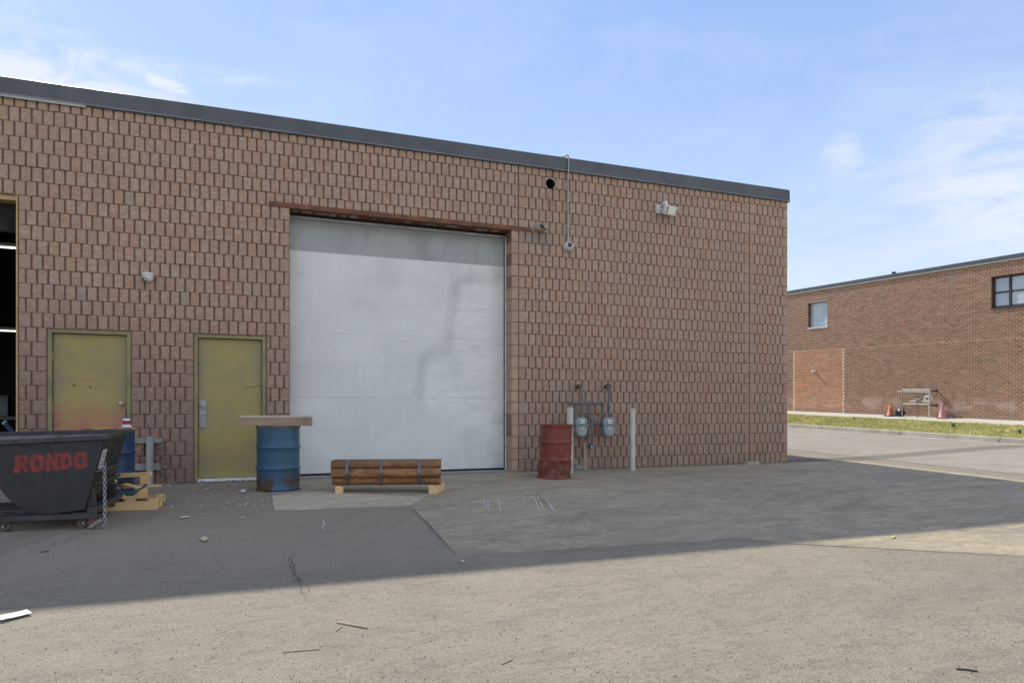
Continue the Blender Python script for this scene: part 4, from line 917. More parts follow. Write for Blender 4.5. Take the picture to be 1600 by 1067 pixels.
# ------------------------------------------------------------------ black self dumping hopper
HP = Vector((-4.05, 7.42, 0)); HP.z = zg(*UP(HP.x, HP.y)); hr_ = math.radians(17.5)
H = thing('dumping_hopper', 'black steel dumping hopper on casters with red lettering on its side', 'hopper', HP, hr_)
hb = simple('black_paint', (.017, .0185, .021), (.012, .0130, .015), scale=4, rough=.5, bump=.10, bscale=14, c3=(.045, .045, .046), s3=11, t3=(.60, .78), bd=.01)
hb2 = simple('worn_black_paint', (.040, .041, .044), (.024, .025, .027), scale=7, rough=.5, bump=.2, c3=(.095, .085, .078), s3=18, t3=(.55, .70))
hin = simple('scraped_inside', (.20, .19, .18), (.12, .115, .11), scale=6, rough=.5, bump=.2, metal=.3)
WD = 1.16                                      # inside width
rim_z = lambda x: .895 + .045 * x
prof = [(-.03, rim_z(0) - .02), (-.195, .185), (-.50, .150)]
for k in range(1, 10):
    a = k / 9 * math.radians(84); prof.append((-.50 - .46 * math.sin(a), .150 + .46 * (1 - math.cos(a))))
prof += [(-1.24, rim_z(-1.2) - .12), (-1.62, rim_z(-1.6) - .02)]
RF = .030                                      # the far rim stands higher than the near one
rim_f = lambda x: rim_z(x) + RF - .028 * x
profF = [(prof[0][0], rim_f(0) - .02)] + prof[1:-1] + [(prof[-1][0], rim_f(-1.6) - .02)]
def plate(y0, y1, pf=None): q = MB(); q.prism(pf or prof, y0, y1); return q
plate(.0, .008).build('side_plate', hb, H, bevel=.002)
plate(WD - .008, WD, profF).build('side_plate', hb, H, bevel=.002)
q = MB()
pp = [prof[0], prof[1], prof[2]] + prof[3:]
for (x0, z0), (x1, z1) in zip(pp, pp[1:]):
    for dz in (0,):
        dv = Vector((x1 - x0, z1 - z0)).normalized(); nn = Vector((-dv.y, dv.x)) * .007
        e0, e1 = (RF if (x0, z0) == pp[0] else 0), (RF + .045 if (x1, z1) == pp[-1] else 0)
        vs = [(x0, y, z0) for y in (.009, WD - .009)] + [(x1, y, z1) for y in (.009, WD - .009)] + [(x0 - nn.x, y, z0 - nn.y) for y in (.009, WD - .009)] + [(x1 - nn.x, y, z1 - nn.y) for y in (.009, WD - .009)]
        vs = [(a, b_, c_ + ((e0 if k_ in (1, 5) else e1 if k_ in (3, 7) else 0))) for k_, (a, b_, c_) in enumerate(vs)]
        q.add(vs, [(0, 1, 3, 2), (4, 6, 7, 5), (0, 4, 5, 1), (2, 3, 7, 6), (0, 2, 6, 4), (1, 5, 7, 3)])
q.build('shell', hb, H)
def rimbar(x0, y0, x1, y1):
    zf = lambda x, y: (rim_f(x) if y > .6 else rim_z(x)) + .004
    q = MB(); q.bar((x0, y0, zf(x0, y0)), (x1, y1, zf(x1, y1)),   .055, .046); return q.build('rim', hb2, H, bevel=.006)
rimbar(-1.64, -.012, .03, -.012); rimbar(-1.64, WD + .012, .03, WD + .012)
rimbar(.0, .016, .0, WD - .016); rimbar(-1.63, .016, -1.63, WD - .016)
ins = [(x + (.03 if x < -.4 else -.03), z + (.02 if 0 < i_ < len(prof) - 1 else 0)) for i_, (x, z) in enumerate(profF)]
q = MB(); q.prism(ins, WD - .016, WD - .0095); q.build('inner_lining', hin, H)
q = MB(); q.box(-1.55, -.06, .02, WD - .02, rim_z(-.8) - .30, rim_z(-.8) - .295); q.build('scrap_bed', hin, H)
sc_ = MB()
for k in range(70):
    x, y = R.uniform(-1.4, -.12), R.uniform(.05, WD - .08); zz = rim_z(-.8) - .28 + .26 * math.exp(-((x + .25) / .35) ** 2) * R.uniform(.5, 1.0); a = R.uniform(0, 3.1); l = R.uniform(.05, .14)
    x = min(-.12, x)
    sc_.bar((x, y, zz), (x + .6 * l * math.cos(a), max(.03, min(WD - .03, y + l * math.sin(a))), zz + R.uniform(-.03, .02)), R.uniform(.01, .05), .006)
tag(sc_.build('scrap', simple('bright_scrap', (.34, .34, .33), (.2, .2, .2), rough=.4, metal=.6, bump=0), H), kind='stuff')
# base frame: channels, cross members, stop, latch
for y in (-.07, .30, .86, WD + .02):
    q = MB(); q.box(-1.75, -.075 if y in (-.07, WD + .02) else -.10, y, y + .06, .100, .150); q.build('base_channel', hb2, H, bevel=.004)
for x in (-1.74, -.16): q = MB(); q.box(x, x + .085, -.068, WD + .078, .151, .215 if x > -1 else .175); q.build('cross_channel', hb2, H, bevel=.004)
q = MB(); q.box(-.30, -.162, -.065, WD + .07, .151, .160); q.build('base_plate', hb2, H)
for y in (.06, WD - .10):
    q = MB(); q.prism([(-.255, .161), (-.10, .161), (-.115, .30), (-.165, .46), (-.185, .46), (-.215, .32)], y, y + .035); q.build('bracket', hb2, H, bevel=.004)
q = MB(); q.tube([(-.14, .10, .42), (-.12, WD + .10, .42)], .018, 10); q.build('latch_bar', hb2, H, smooth=True)
q = MB(); q.tube([(-.13, WD * .55, .40), (.0, WD * .6, .34), (.06, WD * .66, .25), (.14, WD * .72, .27), (.22, WD * .80, .33)], .012, 8); q.build('release_handle', hb2, H, smooth=True)
q = MB(); q.tube([(-.02, WD * .55, .395), (.10, WD * .55, .40)], .022, 10); q.build('handle_grip', hb, H, smooth=True)
rub = simple('worn_tyre', (.15, .075, .065), (.09, .06, .055), scale=10, rough=.8, bump=.2); rub2 = simple('grey_tyre', (.10, .095, .085), (.06, .055, .05), scale=12, rough=.8, bump=.25)
for (x, y, mt_) in ((-.845, -.03, rub2), (-1.62, -.02, rub2), (-.13, WD - .02, rub), (-1.62, WD - .02, rub), (-.19, .0, rub)):
    cs = bpy.data.objects.new('caster', None); sc.collection.objects.link(cs); cs.parent = H; cs.location = (x, y, 0); cs.rotation_euler = (0, 0, R.uniform(-.6, .6))
    zoff = zg(*UP(*((HP + Matrix.Rotation(hr_, 3, 'Z') @ Vector((x, y, 0))).xy))) - HP.z
    q = MB(); q.lathe([(.020, -.022), (.046, -.022), (.052, -.014), (.052, .014), (.046, .022), (.020, .022)], 22, Matrix.Translation((-.02, 0, .052 + zoff)) @ Matrix.Rotation(PI / 2, 4, 'X')); q.build('wheel', mt_, cs, smooth=True)
    q = MB(); q.box(-.045, .005, -.034, -.025, .04 + zoff, .092); q.box(-.045, .005, .025, .034, .04 + zoff, .092); q.box(-.05, .05, -.04, .04, .092, .0995); q.build('fork', hb2, cs, bevel=.002)
    q = MB(); q.tube([(-.02, -.04, .052 + zoff), (-.02, .04, .052 + zoff)], .010, 8); q.build('axle', M['trim'], cs)
# sticker on the end plate and a safety chain
slope = Vector((prof[0][0] - prof[1][0], 0, prof[0][1] - prof[1][1])).normalized(); nrm = Vector((slope.z, 0, -slope.x))
o_ = Vector((prof[1][0], .30, prof[1][1])); EM = Matrix(((slope.x, 0, nrm.x, o_.x), (0, 1, 0, o_.y), (slope.z, 0, nrm.z, o_.z), (0, 0, 0, 1)))   # x up the plate, y across, z out
q = MB(); q.box(.40, .60, -.19, .0, .0, .003, mat=EM); st_ = q.build('sticker', simple('pale_sticker', (.72, .72, .70), (.62, .62, .60), rough=.5, bump=0), H)
q = MB()
for k in range(4):
    x = .418 + k * .044
    q.box(x, x + .030, -.150, -.130, .0031, .0042, mat=EM); q.box(x, x + .030, -.070, -.050, .0031, .0042, mat=EM); q.box(x + (0 if k % 2 else .022), x + (.008 if k % 2 else .030), -.130, -.070, .0031, .0042, mat=EM)
q.build('sticker_print', M['crack'], st_)
ch = MB(); c0 = Vector((-.035, .07, .62)); c1_ = Vector((-.005, -.06, .03)); nl = 21
for k in range(nl):
    c = c0.lerp(c1_, k / (nl - 1)); d = (c1_ - c0).normalized(); s = d.cross(Vector((1, 0, 0))).normalized() if k % 2 else Vector((1, 0, 0)); s = (s - d * s.dot(d)).normalized()
    L_ = .024; w_ = .0125
    ch.tube([c + d * (L_ * .55 * math.copysign(1, math.cos(a)) + math.cos(a) * w_ * .7) + s * math.sin(a) * w_ for a in [2 * PI * i / 12 for i in range(12)]], .0042, 6, closed=True)
ch.build('chain', simple('galvanised_chain', (.36, .36, .35), (.24, .24, .24), scale=30, rough=.4, metal=.5, bump=0), H, smooth=True)
q = MB(); q.prism([(-.16, .0), (-.10, .02), (-.02, .075), (.0, .09), (-.04, .10), (-.10, .07)], -.12, -.08); q.build('foot_lock', simple('galvanised_foot', (.25, .24, .23), (.16, .12, .11), scale=20, rough=.5, metal=.4), H, bevel=.004)
q = MB(); q.lathe([(.018, -.018), (.040, -.018), (.046, 0), (.040, .018), (.018, .018)], 20, Matrix.Translation((-.115, -.06, .058)) @ Matrix.Rotation(PI / 2, 4, 'X')); q.build('foot_wheel', simple('red_wheel', (.13, .03, .035), (.09, .03, .03), rough=.7), H, smooth=True)
# lettering RONDO, stencilled heavy capitals
def oct_ring(w, h, t, ch_, hole_ch):
    o = [(ch_, 0), (w - ch_, 0), (w, ch_), (w, h - ch_), (w - ch_, h), (ch_, h), (0, h - ch_), (0, ch_)]
    hx0, hx1, hz0, hz1 = t, w - t, h * .27, h * .73
    i = [(hx0 + hole_ch, hz0), (hx1 - hole_ch, hz0), (hx1, hz0 + hole_ch), (hx1, hz1 - hole_ch), (hx1 - hole_ch, hz1), (hx0 + hole_ch, hz1), (hx0, hz1 - hole_ch), (hx0, hz0 + hole_ch)]
    return [[o[k], o[(k + 1) % 8], i[(k + 1) % 8], i[k]] for k in range(8)]
hL = .168
def let_O(w): return oct_ring(w, hL, w * .36, .026, .010)
def let_D(w):
    o = [(0, 0), (w - .045, 0), (w, .045), (w, hL - .045), (w - .045, hL), (0, hL)]; i = [(w * .36, hL * .27), (w * .52, hL * .27), (w * .64, hL * .40), (w * .64, hL * .60), (w * .52, hL * .73), (w * .36, hL * .73)]
    return [[o[k], o[(k + 1) % 6], i[(k + 1) % 6], i[k]] for k in range(6)] + [[(-.012, 0), (0, 0), (0, .04), (-.012, .04)], [(-.012, hL - .04), (0, hL - .04), (0, hL), (-.012, hL)]]
def let_R(w):
    return [[(0, 0), (w * .40, 0), (w * .40, hL), (0, hL)], [(w * .40, hL * .78), (w * .80, hL * .78), (w * .86, hL), (w * .40, hL)], [(w * .80, hL * .78), (w, hL * .80), (w * .90, hL * .98), (w * .86, hL)], [(w * .62, hL * .70), (w, hL * .62), (w, hL * .80), (w * .62, hL * .80)],
            [(w * .40, hL * .42), (w * .72, hL * .42), (w, hL * .62), (w * .62, hL * .62), (w * .40, hL * .60)], [(w * .46, hL * .42), (w * .74, 0), (w * 1.06, 0), (w * 1.0, hL * .10), (w * .84, hL * .50)], [(-.014, 0), (0, 0), (0, .035), (-.014, .035)]]
def let_N(w): return [[(0, 0), (w * .34, 0), (w * .34, hL), (0, hL)], [(w * .66, 0), (w, 0), (w, hL), (w * .66, hL)], [(w * .34, hL * .62), (w * .34, hL), (w * .40, hL), (w * .66, hL * .42), (w * .66, 0), (w * .60, 0)]]
q = MB(); x = -.795
lm_, lnt, lb = new_mat('red_stencil_paint', .6); vv = N(lnt, 'ShaderNodeTexCoord').outputs['Object']
lc = mix(lnt, ramp(lnt, noise(lnt, vv, 18, 6, .7, .5), .40, .62), (.230, .026, .020), (.150, .020, .017)); lc = mix(lnt, ramp(lnt, noise(lnt, vv, 55, 5, .7), .62, .70), lc, (.02, .018, .018)); setc(lnt, lb, lc)
for fn_, w in ((let_R, .112), (let_O, .118), (let_N, .110), (let_D, .104), (let_O, .112)):
    for poly in fn_(w):
        zz = lambda px_: .562 + .045 * (px_ + .795)
        q.prism([(x + a, zz(x + a) + b) for a, b in poly], -.0012, -.0002)
    x += w + .016
q.build('lettering', lm_, H)
q = MB()
for k in range(16):
    a, b = -.42 + R.uniform(-.10, .10), .775 + R.uniform(-.03, .05); q.prism([(a, b), (a + R.uniform(.006, .02), b + .003), (a + R.uniform(.0, .014), b + R.uniform(.005, .014))], -.0011, -.0003)
q.build('paint_spatter', lm_, H)

# ------------------------------------------------------------------ bundle of rusty pipes on timbers
PL, PRr = stand(530, 771.5), stand(676, 771.5)
ang = math.atan2((PRr - PL).y, (PRr - PL).x); PC = (PL + PRr) / 2
pipe_m, pnt, pb_ = new_mat('rusty_pipe', .6, 0, .35)
pv_ = N(pnt, 'ShaderNodeTexCoord').outputs['Object']; pr_ = N(pnt, 'ShaderNodeObjectInfo').outputs['Random']
pv_ = N(pnt, 'ShaderNodeVectorMath', {0: pv_, 1: N(pnt, 'ShaderNodeCombineXYZ', {0: M_(pnt, 'MULTIPLY', pr_, 13.)}).outputs[0]}, operation='ADD').outputs[0]
pc_ = mix(pnt, pr_, (0.360, 0.178, 0.065), (0.240, 0.114, 0.046))
pc_ = mix(pnt, ramp(pnt, noise(pnt, pv_, 1., 6, .65, .5, stretch=(2.2, 16, 16)), .38, .64), pc_, (0.156, 0.074, 0.035))
pc_ = mix(pnt, ramp(pnt, noise(pnt, pv_, 5, 6, .68, .5, stretch=(.6, 1, 1)), .54, .68, 0, .7), pc_, (0.396, 0.256, 0.144))
pc_ = mix(pnt, ramp(pnt, noise(pnt, pv_, 7, 6, .7, .6, off=(3, 3, 3)), .56, .70, 0, .8), pc_, (0.072, 0.040, 0.027))
setc(pnt, pb_, pc_); setbump(pnt, pb_, noise(pnt, pv_, 60, 5), .25, .003)
zb_ = max(PL.z, PRr.z) + .108
T = thing('pipe_bundle', 'bundle of brown rusty steel pipes held by three dark straps on two timbers', 'pipes', (PC.x, PC.y, zb_), ang)
Lh = (PRr - PL).length / 2 + .105; rp = .061; cents = []
for row, nrow in enumerate((3, 4, 3)):
    for k in range(nrow): cents.append((.02 + .07 + rp * (2 * k - (nrow - 1)) + .12, rp + row * rp * 1.74))
for i, (y, z) in enumerate(cents):
    j0, j1 = R.uniform(-.03, .02), R.uniform(-.01, .01); j0 -= .015 if 3 <= i < 7 else 0
    vs = []; n = 24; rings = [(-Lh + j0, rp * .985), (-Lh + j0, rp - .014), (-Lh + .1, rp - .014)]
    q = MB(); a = Vector((-Lh + j0, y, z)); b = Vector((Lh + j1, y, z))
    q.tube([a, a + Vector((.004, 0, 0)), b - Vector((.004, 0, 0)), b], [rp - .003, rp - .0005, rp - .0005, rp - .003], n, cap=False)
    q.tube([a, b], rp - .013, n, cap=False)
    for e, dd in ((a, 1), (b, -1)):
        o1_ = [e + Vector((0, math.cos(k * 2 * PI / n), math.sin(k * 2 * PI / n))) * (rp - .003) for k in range(n)]; o2_ = [e + Vector((0, math.cos(k * 2 * PI / n), math.sin(k * 2 * PI / n))) * (rp - .013) for k in range(n)]
        q.add(o1_ + o2_, [(k, (k + 1) % n, n + (k + 1) % n, n + k) for k in range(n)])
    q.build('pipe', pipe_m, T, smooth=True, fix=False)
strap_m = simple('dark_strap', (.150, .140, .140), (.085, .078, .080), rough=.45, metal=.3, bump=.05)
def hull(pts):
    pts = sorted(pts); 
    def half(ps):
        o = []
        for p_ in ps:
            while len(o) > 1 and (o[-1][0] - o[-2][0]) * (p_[1] - o[-2][1]) - (o[-1][1] - o[-2][1]) * (p_[0] - o[-2][0]) <= 0: o.pop()
            o.append(p_)
        return o
    a, b = half(pts), half(pts[::-1]); return a[:-1] + b[:-1]
circ = [(y + (rp + .002) * math.cos(k * PI / 10), z + (rp + .002) * math.sin(k * PI / 10)) for y, z in cents for k in range(20)]
hl = hull(circ)
for px_ in (539, 592, 652):
    xs = (px_ - 600) / (676 - 530) * (PRr - PL).length
    q = MB(); m_ = len(hl); cy_ = sum(a for a, b in hl) / m_; cz_ = sum(b for a, b in hl) / m_
    vs = [(x_, a + (a - cy_) * f_ , b + (b - cz_) * f_) for x_ in (xs - .021, xs + .021) for f_ in (0, .018) for a, b in hl]
    fs = []
    for k in range(m_):
        k2_ = (k + 1) % m_; fs += [(k + m_, k2_ + m_, k2_ + 3 * m_, k + 3 * m_), (k, k2_, k2_ + m_, k + m_), (k + 2 * m_, k2_ + 2 * m_, k2_ + 3 * m_, k + 3 * m_)]
    q.add(vs, fs); so = q.build('strap', strap_m, T)
    q = MB(); q.box(xs - .022, xs + .04, cy_ - .10, cy_ - .06, max(b for a, b in hl) + .002, max(b for a, b in hl) + .016); q.build('buckle', M['trim'], so, bevel=.002)
ends = wood('pine_block', (0.728, 0.524, 0.290), (0.588, 0.400, 0.203), 1)
for i, (P, lab) in enumerate(((PL, 'pine timber under the left end of the rusty pipes'), (PRr, 'pine timber under the right end of the rusty pipes'))):
    t = thing('timber_block', lab, 'timber', (P.x, P.y, P.z + .003), ang + (-.25 if i else .12), 'timbers under the pipes')
    q = MB(); q.box(-.052, .052, -.02, .44, -.02, zb_ - P.z - .004); q.build('timber', ends, t, bevel=.004)

# ------------------------------------------------------------------ small things on the ground
def rock(name, label, cat, px, py, sx, sy, sz, mat, seed):
    P = stand(px, py); o = MB(); bm = bmesh.new(); bmesh.ops.create_icosphere(bm, subdivisions=3, radius=1)
    vs = [(v.co.x * sx * (1 + .35 * mnoise.noise(v.co * 1.4 + Vector((seed, 0, 0)))), v.co.y * sy * (1 + .3 * mnoise.noise(v.co * 1.7 + Vector((0, seed, 0)))), max(-.3, v.co.z) * sz * (1 + .3 * mnoise.noise(v.co * 2 + Vector((0, 0, seed))))) for v in bm.verts]
    o.add(vs, [[v.index for v in f.verts] for f in bm.faces]); bm.free()
    q = o.build(name, mat, loc=P + Vector((0, 0, .01))); tag(q, label, cat); return q
rock('concrete_lump', 'pale lump of concrete at the foot of the gas meters', 'rubble', 903, 733, .09, .07, .075, M['concrete'], 2.)
P = stand(1175, 725)
bk = thing('brick_piece', 'two pale bricks stacked at the wall foot near the corner', 'brick', P, ROT + .1)
q = MB(); q.box(-.17, .19, -.05, .05, -.01, .028); q.build('brick', M['kerb'], bk, bevel=.006)
q = MB(); q.box(-.15, .15, -.04, .05, .0285, .058); q.build('brick', M['kerb'], bk, bevel=.006)
def paper(name, label, cat, corners, mat, lift=.012, curl=.012):
    pts = [on_ground(x, y) for x, y in corners]; c = sum(pts, Vector()) / 4; n = 5; q = MB(); vs = []
    for j in range(n + 1):
        for i in range(n + 1):
            a = pts[0].lerp(pts[1], i / n); b = pts[3].lerp(pts[2], i / n); v = a.lerp(b, j / n) - c; v.z += lift + curl * (abs(i / n - .5) ** 2 + .4 * mnoise.noise(Vector((i * .7, j * .7, corners[0][0])))); vs.append(v)
    q.add(vs, [(j * (n + 1) + i, j * (n + 1) + i + 1, (j + 1) * (n + 1) + i + 1, (j + 1) * (n + 1) + i) for j in range(n) for i in range(n)])
    o = q.build(name, mat, loc=c, smooth=False, fix=False); s = o.modifiers.new('thickness', 'SOLIDIFY'); s.thickness = .0015
    return tag(o, label, cat)
pm = simple('white_paper', (.74, .73, .70), (.68, .67, .64), rough=.8, bump=.05); pm2 = simple('old_paper', (.60, .58, .52), (.5, .48, .42), rough=.9, bump=.1); pm3 = simple('yellow_paper', (.58, .48, .26), (.5, .40, .2), rough=.9)
paper('paper_strip', 'long white paper strip lying in the sun at the left edge', 'litter', ((-6, 966), (42, 956), (50, 961), (2, 973)), pm, lift=.014, curl=.012)
paper('paper_scrap', 'crumpled yellowish scrap on the dark asphalt left of the drum', 'litter', ((312, 843), (318, 839.5), (326, 844), (318, 848)), pm3, curl=.02)
paper('paper_scrap', 'flat white paper scrap on the dark asphalt below the pallet', 'litter', ((281, 809), (294, 807.5), (295, 809.5), (283, 811)), pm2)
paper('paper_scrap', 'white scrap on the ground just left of the blue drum', 'litter', ((374, 769), (379, 766), (385, 768.5), (378, 771)), pm, curl=.03)
paper('paper_scrap', 'small white scrap halfway between the door and the dark asphalt', 'litter', ((375, 810), (381, 808.5), (382, 810.5), (377, 811)), pm2)
paper('paper_scrap', 'tan scrap in the sun right of the shadow edge', 'litter', ((1391, 840), (1397, 838.5), (1399, 841), (1393, 842.5)), pm3, curl=.02)
paper('paper_scrap', 'pale scrap on the crack in the middle of the apron edge', 'litter', ((720, 878), (725, 877), (726, 879), (721, 880)), pm2)
def stick(label, a, b, r, mat, bend=.0):
    A, Bq = on_ground(*a), on_ground(*b); c = (A + Bq) / 2; d = (Bq - A); s = Vector((-d.y, d.x, 0)) * bend
    q = MB(); q.tube([A - c + Vector((0, 0, r * .4)), -d * .18 + s + Vector((0, 0, r * .5)), d * .2 + s * .7 + Vector((0, 0, r * .6)), Bq - c + Vector((0, 0, r * .5))], [r, r * .95, r * .9, r * .7], 7)
    tag(q.build('stick', mat, loc=c + Vector((0, 0, .002)), smooth=True), label, 'stick')
sm1 = wood('dry_stick', (0.570, 0.444, 0.280), (0.380, 0.278, 0.175), 0); sm2 = simple('dark_stick', (0.057, 0.052, 0.038), (0.095, 0.083, 0.061), rough=.9)
stick('dry split stick in the foreground left of centre, the thickest', (527, 973), (574, 982), .0085, sm1)
stick('thin pale stick lying crosswise in the foreground below the thick one', (441, 1019.5), (501, 1014.5), .004, sm1, .02)
stick('short dark stick in the foreground at the lower right', (1494, 1045.5), (1528, 1049.5), .006, sm2, .03)
stick('tiny pale twig in the foreground at the centre', (784, 1038), (801, 1030), .004, sm1)
stick('thin twig beside the thick stick', (525, 986), (535, 979), .0035, sm1)
stick('short dark twig on the shaded asphalt at left', (62, 863.5), (77, 861), .005, sm2, .05)
lt = MB()
for k in range(210):
    if k < 70: x, y = R.uniform(255, 470), R.uniform(752, 800)
    elif k < 150: x, y = R.uniform(470, 1300), R.uniform(742, 830)
    else: x, y = R.uniform(0, 1600), R.uniform(800, 1067)
    P = on_ground(x, y); s = R.uniform(.003, .009) * (1.6 if k < 70 else .9 if k < 150 else .4); a = R.uniform(0, 6.3)
    lt.box(-s, s, -s * .6, s * .6, 0, s * .5, mat=Matrix.Translation(P + Vector((0, 0, .010))) @ Matrix.Rotation(a, 4, 'Z') @ Matrix.Rotation(R.uniform(-.3, .3), 4, 'X'))
for k in range(260):
    u = R.choice((R.uniform(-6.1, -.1), R.uniform(-6.1, -.1), R.uniform(-12, -9.9))); p = -abs(R.gauss(0, .12)) - .012; s = R.uniform(.005, .014)
    lt.box(-s, s, -s * .6, s * .6, 0, s * .4, mat=Matrix.Translation(W(u, p, zg(u, p) + .008)) @ Matrix.Rotation(R.uniform(0, 6), 4, 'Z'))
tag(lt.build('litter_crumbs', pm2), 'pale crumbs of litter and gravel scattered on the asphalt', 'litter', kind='stuff')
dk = MB()
for k in range(500):
    x, y = R.uniform(0, 1600), R.uniform(860, 1067); P = on_ground(x, y); s = R.uniform(.0012, .0032)
    dk.box(-s, s, -s * .8, s * .8, -.002, s * 1.0, mat=Matrix.Translation(P + Vector((0, 0, .003))) @ Matrix.Rotation(R.uniform(0, 6), 4, 'Z'))
for k in range(500):                          # grit gathered along the foot of the wall
    u = R.uniform(-6.1, .0) if R.random() < .7 else R.uniform(-12, -10); p = -abs(R.gauss(0, .10)) - .010; s = R.uniform(.005, .013)
    dk.box(-s, s, -s * .8, s * .8, -.002, s * .7, mat=Matrix.Translation(W(u, p, zg(u, p) + .006)) @ Matrix.Rotation(R.uniform(0, 6), 4, 'Z'))
tag(dk.build('gravel', simple('grit', (.10, .09, .08), (.2, .19, .17), scale=30, bump=0, obj=False)), 'loose dark grit on the sunlit asphalt', 'gravel', kind='stuff')

# ------------------------------------------------------------------ brick building across the street
FU, FV = 12.43, 4.53
FB = thing('brick_building', 'long brown brick building across the street with a bricked up doorway', 'building', W(FU, FV), ROT)
zb0 = lambda v: .764 + .03 * v                 # foot of the wall climbs with the street
HB, V0, V1 = 5.15, -9.0, 17.0
WIN = [(6.66, 7.71, 3.51, 4.58), (-3.0, -.19, 3.60, 4.61)]
INF = (5.87, 8.55, 0, 2.55)
fm = MB(); rev = MB()
ub = sorted({V0, V1} | {x for w in WIN for x in w[:2]}); zb2 = sorted({-.8, HB} | {x for w in WIN for x in w[2:]})
fs_ = {(i, j): not any(a < (ub[i] + ub[i + 1]) / 2 < b and c < (zb2[j] + zb2[j + 1]) / 2 < d for a, b, c, d in WIN) for i in range(len(ub) - 1) for j in range(len(zb2) - 1)}
for (i, j), s in fs_.items():
    if not s: continue
    a, b, c, d = ub[i], ub[i + 1], zb2[j], zb2[j + 1]; K = lambda v, z, x=.0022: (x, v, z + zb0(v))
    fm.add([K(a, c), K(b, c), K(b, d), K(a, d)], [(0, 1, 2, 3)])
    for (di, dj, e) in ((-1, 0, [(a, c), (a, d)]), (1, 0, [(b, c), (b, d)]), (0, -1, [(a, c), (b, c)]), (0, 1, [(a, d), (b, d)])):
        if not fs_.get((i + di, j + dj), False):
            (x0, z0), (x1, z1) = e; rev.add([K(x0, z0), K(x1, z1), K(x1, z1, .25), K(x0, z0, .25)], [(0, 1, 2, 3)])
rev.build('window_reveal', simple('shaded_brick_reveal', (.13, .075, .050), (.10, .06, .04), rough=.95), FB, fix=False)  # brick brown darkened further: the shade of the reveals is put into the colour
mo = simple('pale_mortar', (.78, .62, .44), (.68, .54, .38), scale=3, rough=.95, bump=.2, obj=False)
fm.build('wall', mo, FB, fix=False)
bmx, bnt, bb = new_mat('brown_brick', .9, 0, .25)
tn = N(bnt, 'ShaderNodeAttribute', attribute_name='tint').outputs['Color']; bp_ = pos(bnt); ub_, pb_, zb_n, vb = upz(bnt)
c = mix(bnt, ramp(bnt, noise(bnt, vb, 30, 4), .4, .65, 0, .35), tn, (.06, .035, .025))
hgt = M_(bnt, 'SUBTRACT', zb_n, M_(bnt, 'ADD', .628, M_(bnt, 'MULTIPLY', pb_, .03)))
ef = M_(bnt, 'MULTIPLY', M_(bnt, 'MULTIPLY', ramp(bnt, hgt, .75, .5), ramp(bnt, hgt, .12, .3)), ramp(bnt, noise(bnt, vb, 1.7, 6, .7, .4, off=(0, 2.3, 0)), .47, .60))
c = mix(bnt, M_(bnt, 'MULTIPLY', ef, .5), c, (.52, .39, .33))
c = mix(bnt, M_(bnt, 'MULTIPLY', ramp(bnt, hgt, .22, .12), .8), c, (.24, .135, .10))
setc(bnt, bb, c)
fb = MB(); bh, bl = .0535, .186; rb = random.Random(3)
for j in range(77):
    z0 = .005 + j * .06667
    v = V0 + (.1 if j % 2 else 0)
    while v < V1 - .2:
        a, b = v, v + bl; v += .2
        clip = [(a, b)]
        for w0, w1, c0_, c1x in WIN:
            if c0_ - .03 < z0 + bh / 2 < c1x + .01:
                nw_ = []
                for s, t in clip:
                    if t <= w0 or s >= w1: nw_.append((s, t))
                    else:
                        if s < w0 - .02: nw_.append((s, w0))
                        if t > w1 + .02: nw_.append((w1, t))
                clip = nw_
        for s, t in clip:
            inf = INF[0] < (s + t) / 2 < INF[1] and z0 < INF[3]
            if z0 < INF[3]:
                for e_ in INF[:2]:
                    if s < e_ < t:
                        if e_ - s > t - e_: t = e_ - .014
                        else: s = e_ + .014
            k = rb.uniform(.78, 1.2)
            tint = (.50 * k, .215 * k, .105 * k) if inf else tuple(x * k for x in rb.choice(((.285, .142, .084), (.305, .158, .094), (.252, .124, .073), (.325, .155, .088), (.270, .150, .094))))
            y = rb.uniform(-.0008, .0008)
            bt = bh - (.007 if abs(z0 - 2.54) < .033 else 0)
            P4 = [(s, z0), (t, z0), (t, z0 + bt), (s, z0 + bt)]
            fb.add([(y, p_, q_ + zb0(p_)) for p_, q_ in P4] + [(.008, p_, q_ + zb0(p_)) for p_, q_ in P4], [(0, 1, 2, 3), (0, 4, 5, 1), (1, 5, 6, 2), (2, 6, 7, 3), (3, 7, 4, 0)], tint)
tag(fb.build('brick_courses', bmx, FB, fix=False), kind='stuff')
def fbox(x0, x1, v0, v1, z0, z1): 
    return [(x, v, z + zb0(v)) for x in (x0, x1) for v in (v0, v1) for z in (z0, z1)]
BF = [(0, 1, 3, 2), (4, 6, 7, 5), (0, 4, 5, 1), (2, 3, 7, 6), (0, 2, 6, 4), (1, 5, 7, 3)]
def fpart(name, mat, boxes, parent, bevel=0):
    q = MB()
    for b_ in boxes: q.add(fbox(*b_), BF)
    return q.build(name, mat, parent, bevel=bevel)
fpart('roof', M['flash'], [(-.02, 14, V0, V1, HB + .035, HB + .06)], FB)
for i in range(8):
    a = V0 + i * (V1 - V0) / 8; e = fpart('roof_edge', M['flash'], [(-.055, -.03, a + .004, a + (V1 - V0) / 8 - .002, HB - .055, HB + .075)], FB)
fpart('cornice_strip', simple('cream_strip', (.52, .48, .40), (.45, .42, .35), rough=.6, bump=0), [(-.048, -.004, V0, V1, HB - .100, HB - .0555)], FB)
fpart('back_wall', M['groove'], [(13.8, 14, V0, V1, -.8, HB + .03)], FB); fpart('end_wall', M['groove'], [(.25, 13.79, V0, V0 + .2, -.8, HB + .03), (.25, 13.79, V1 - .2, V1, -.8, HB + .03)], FB)
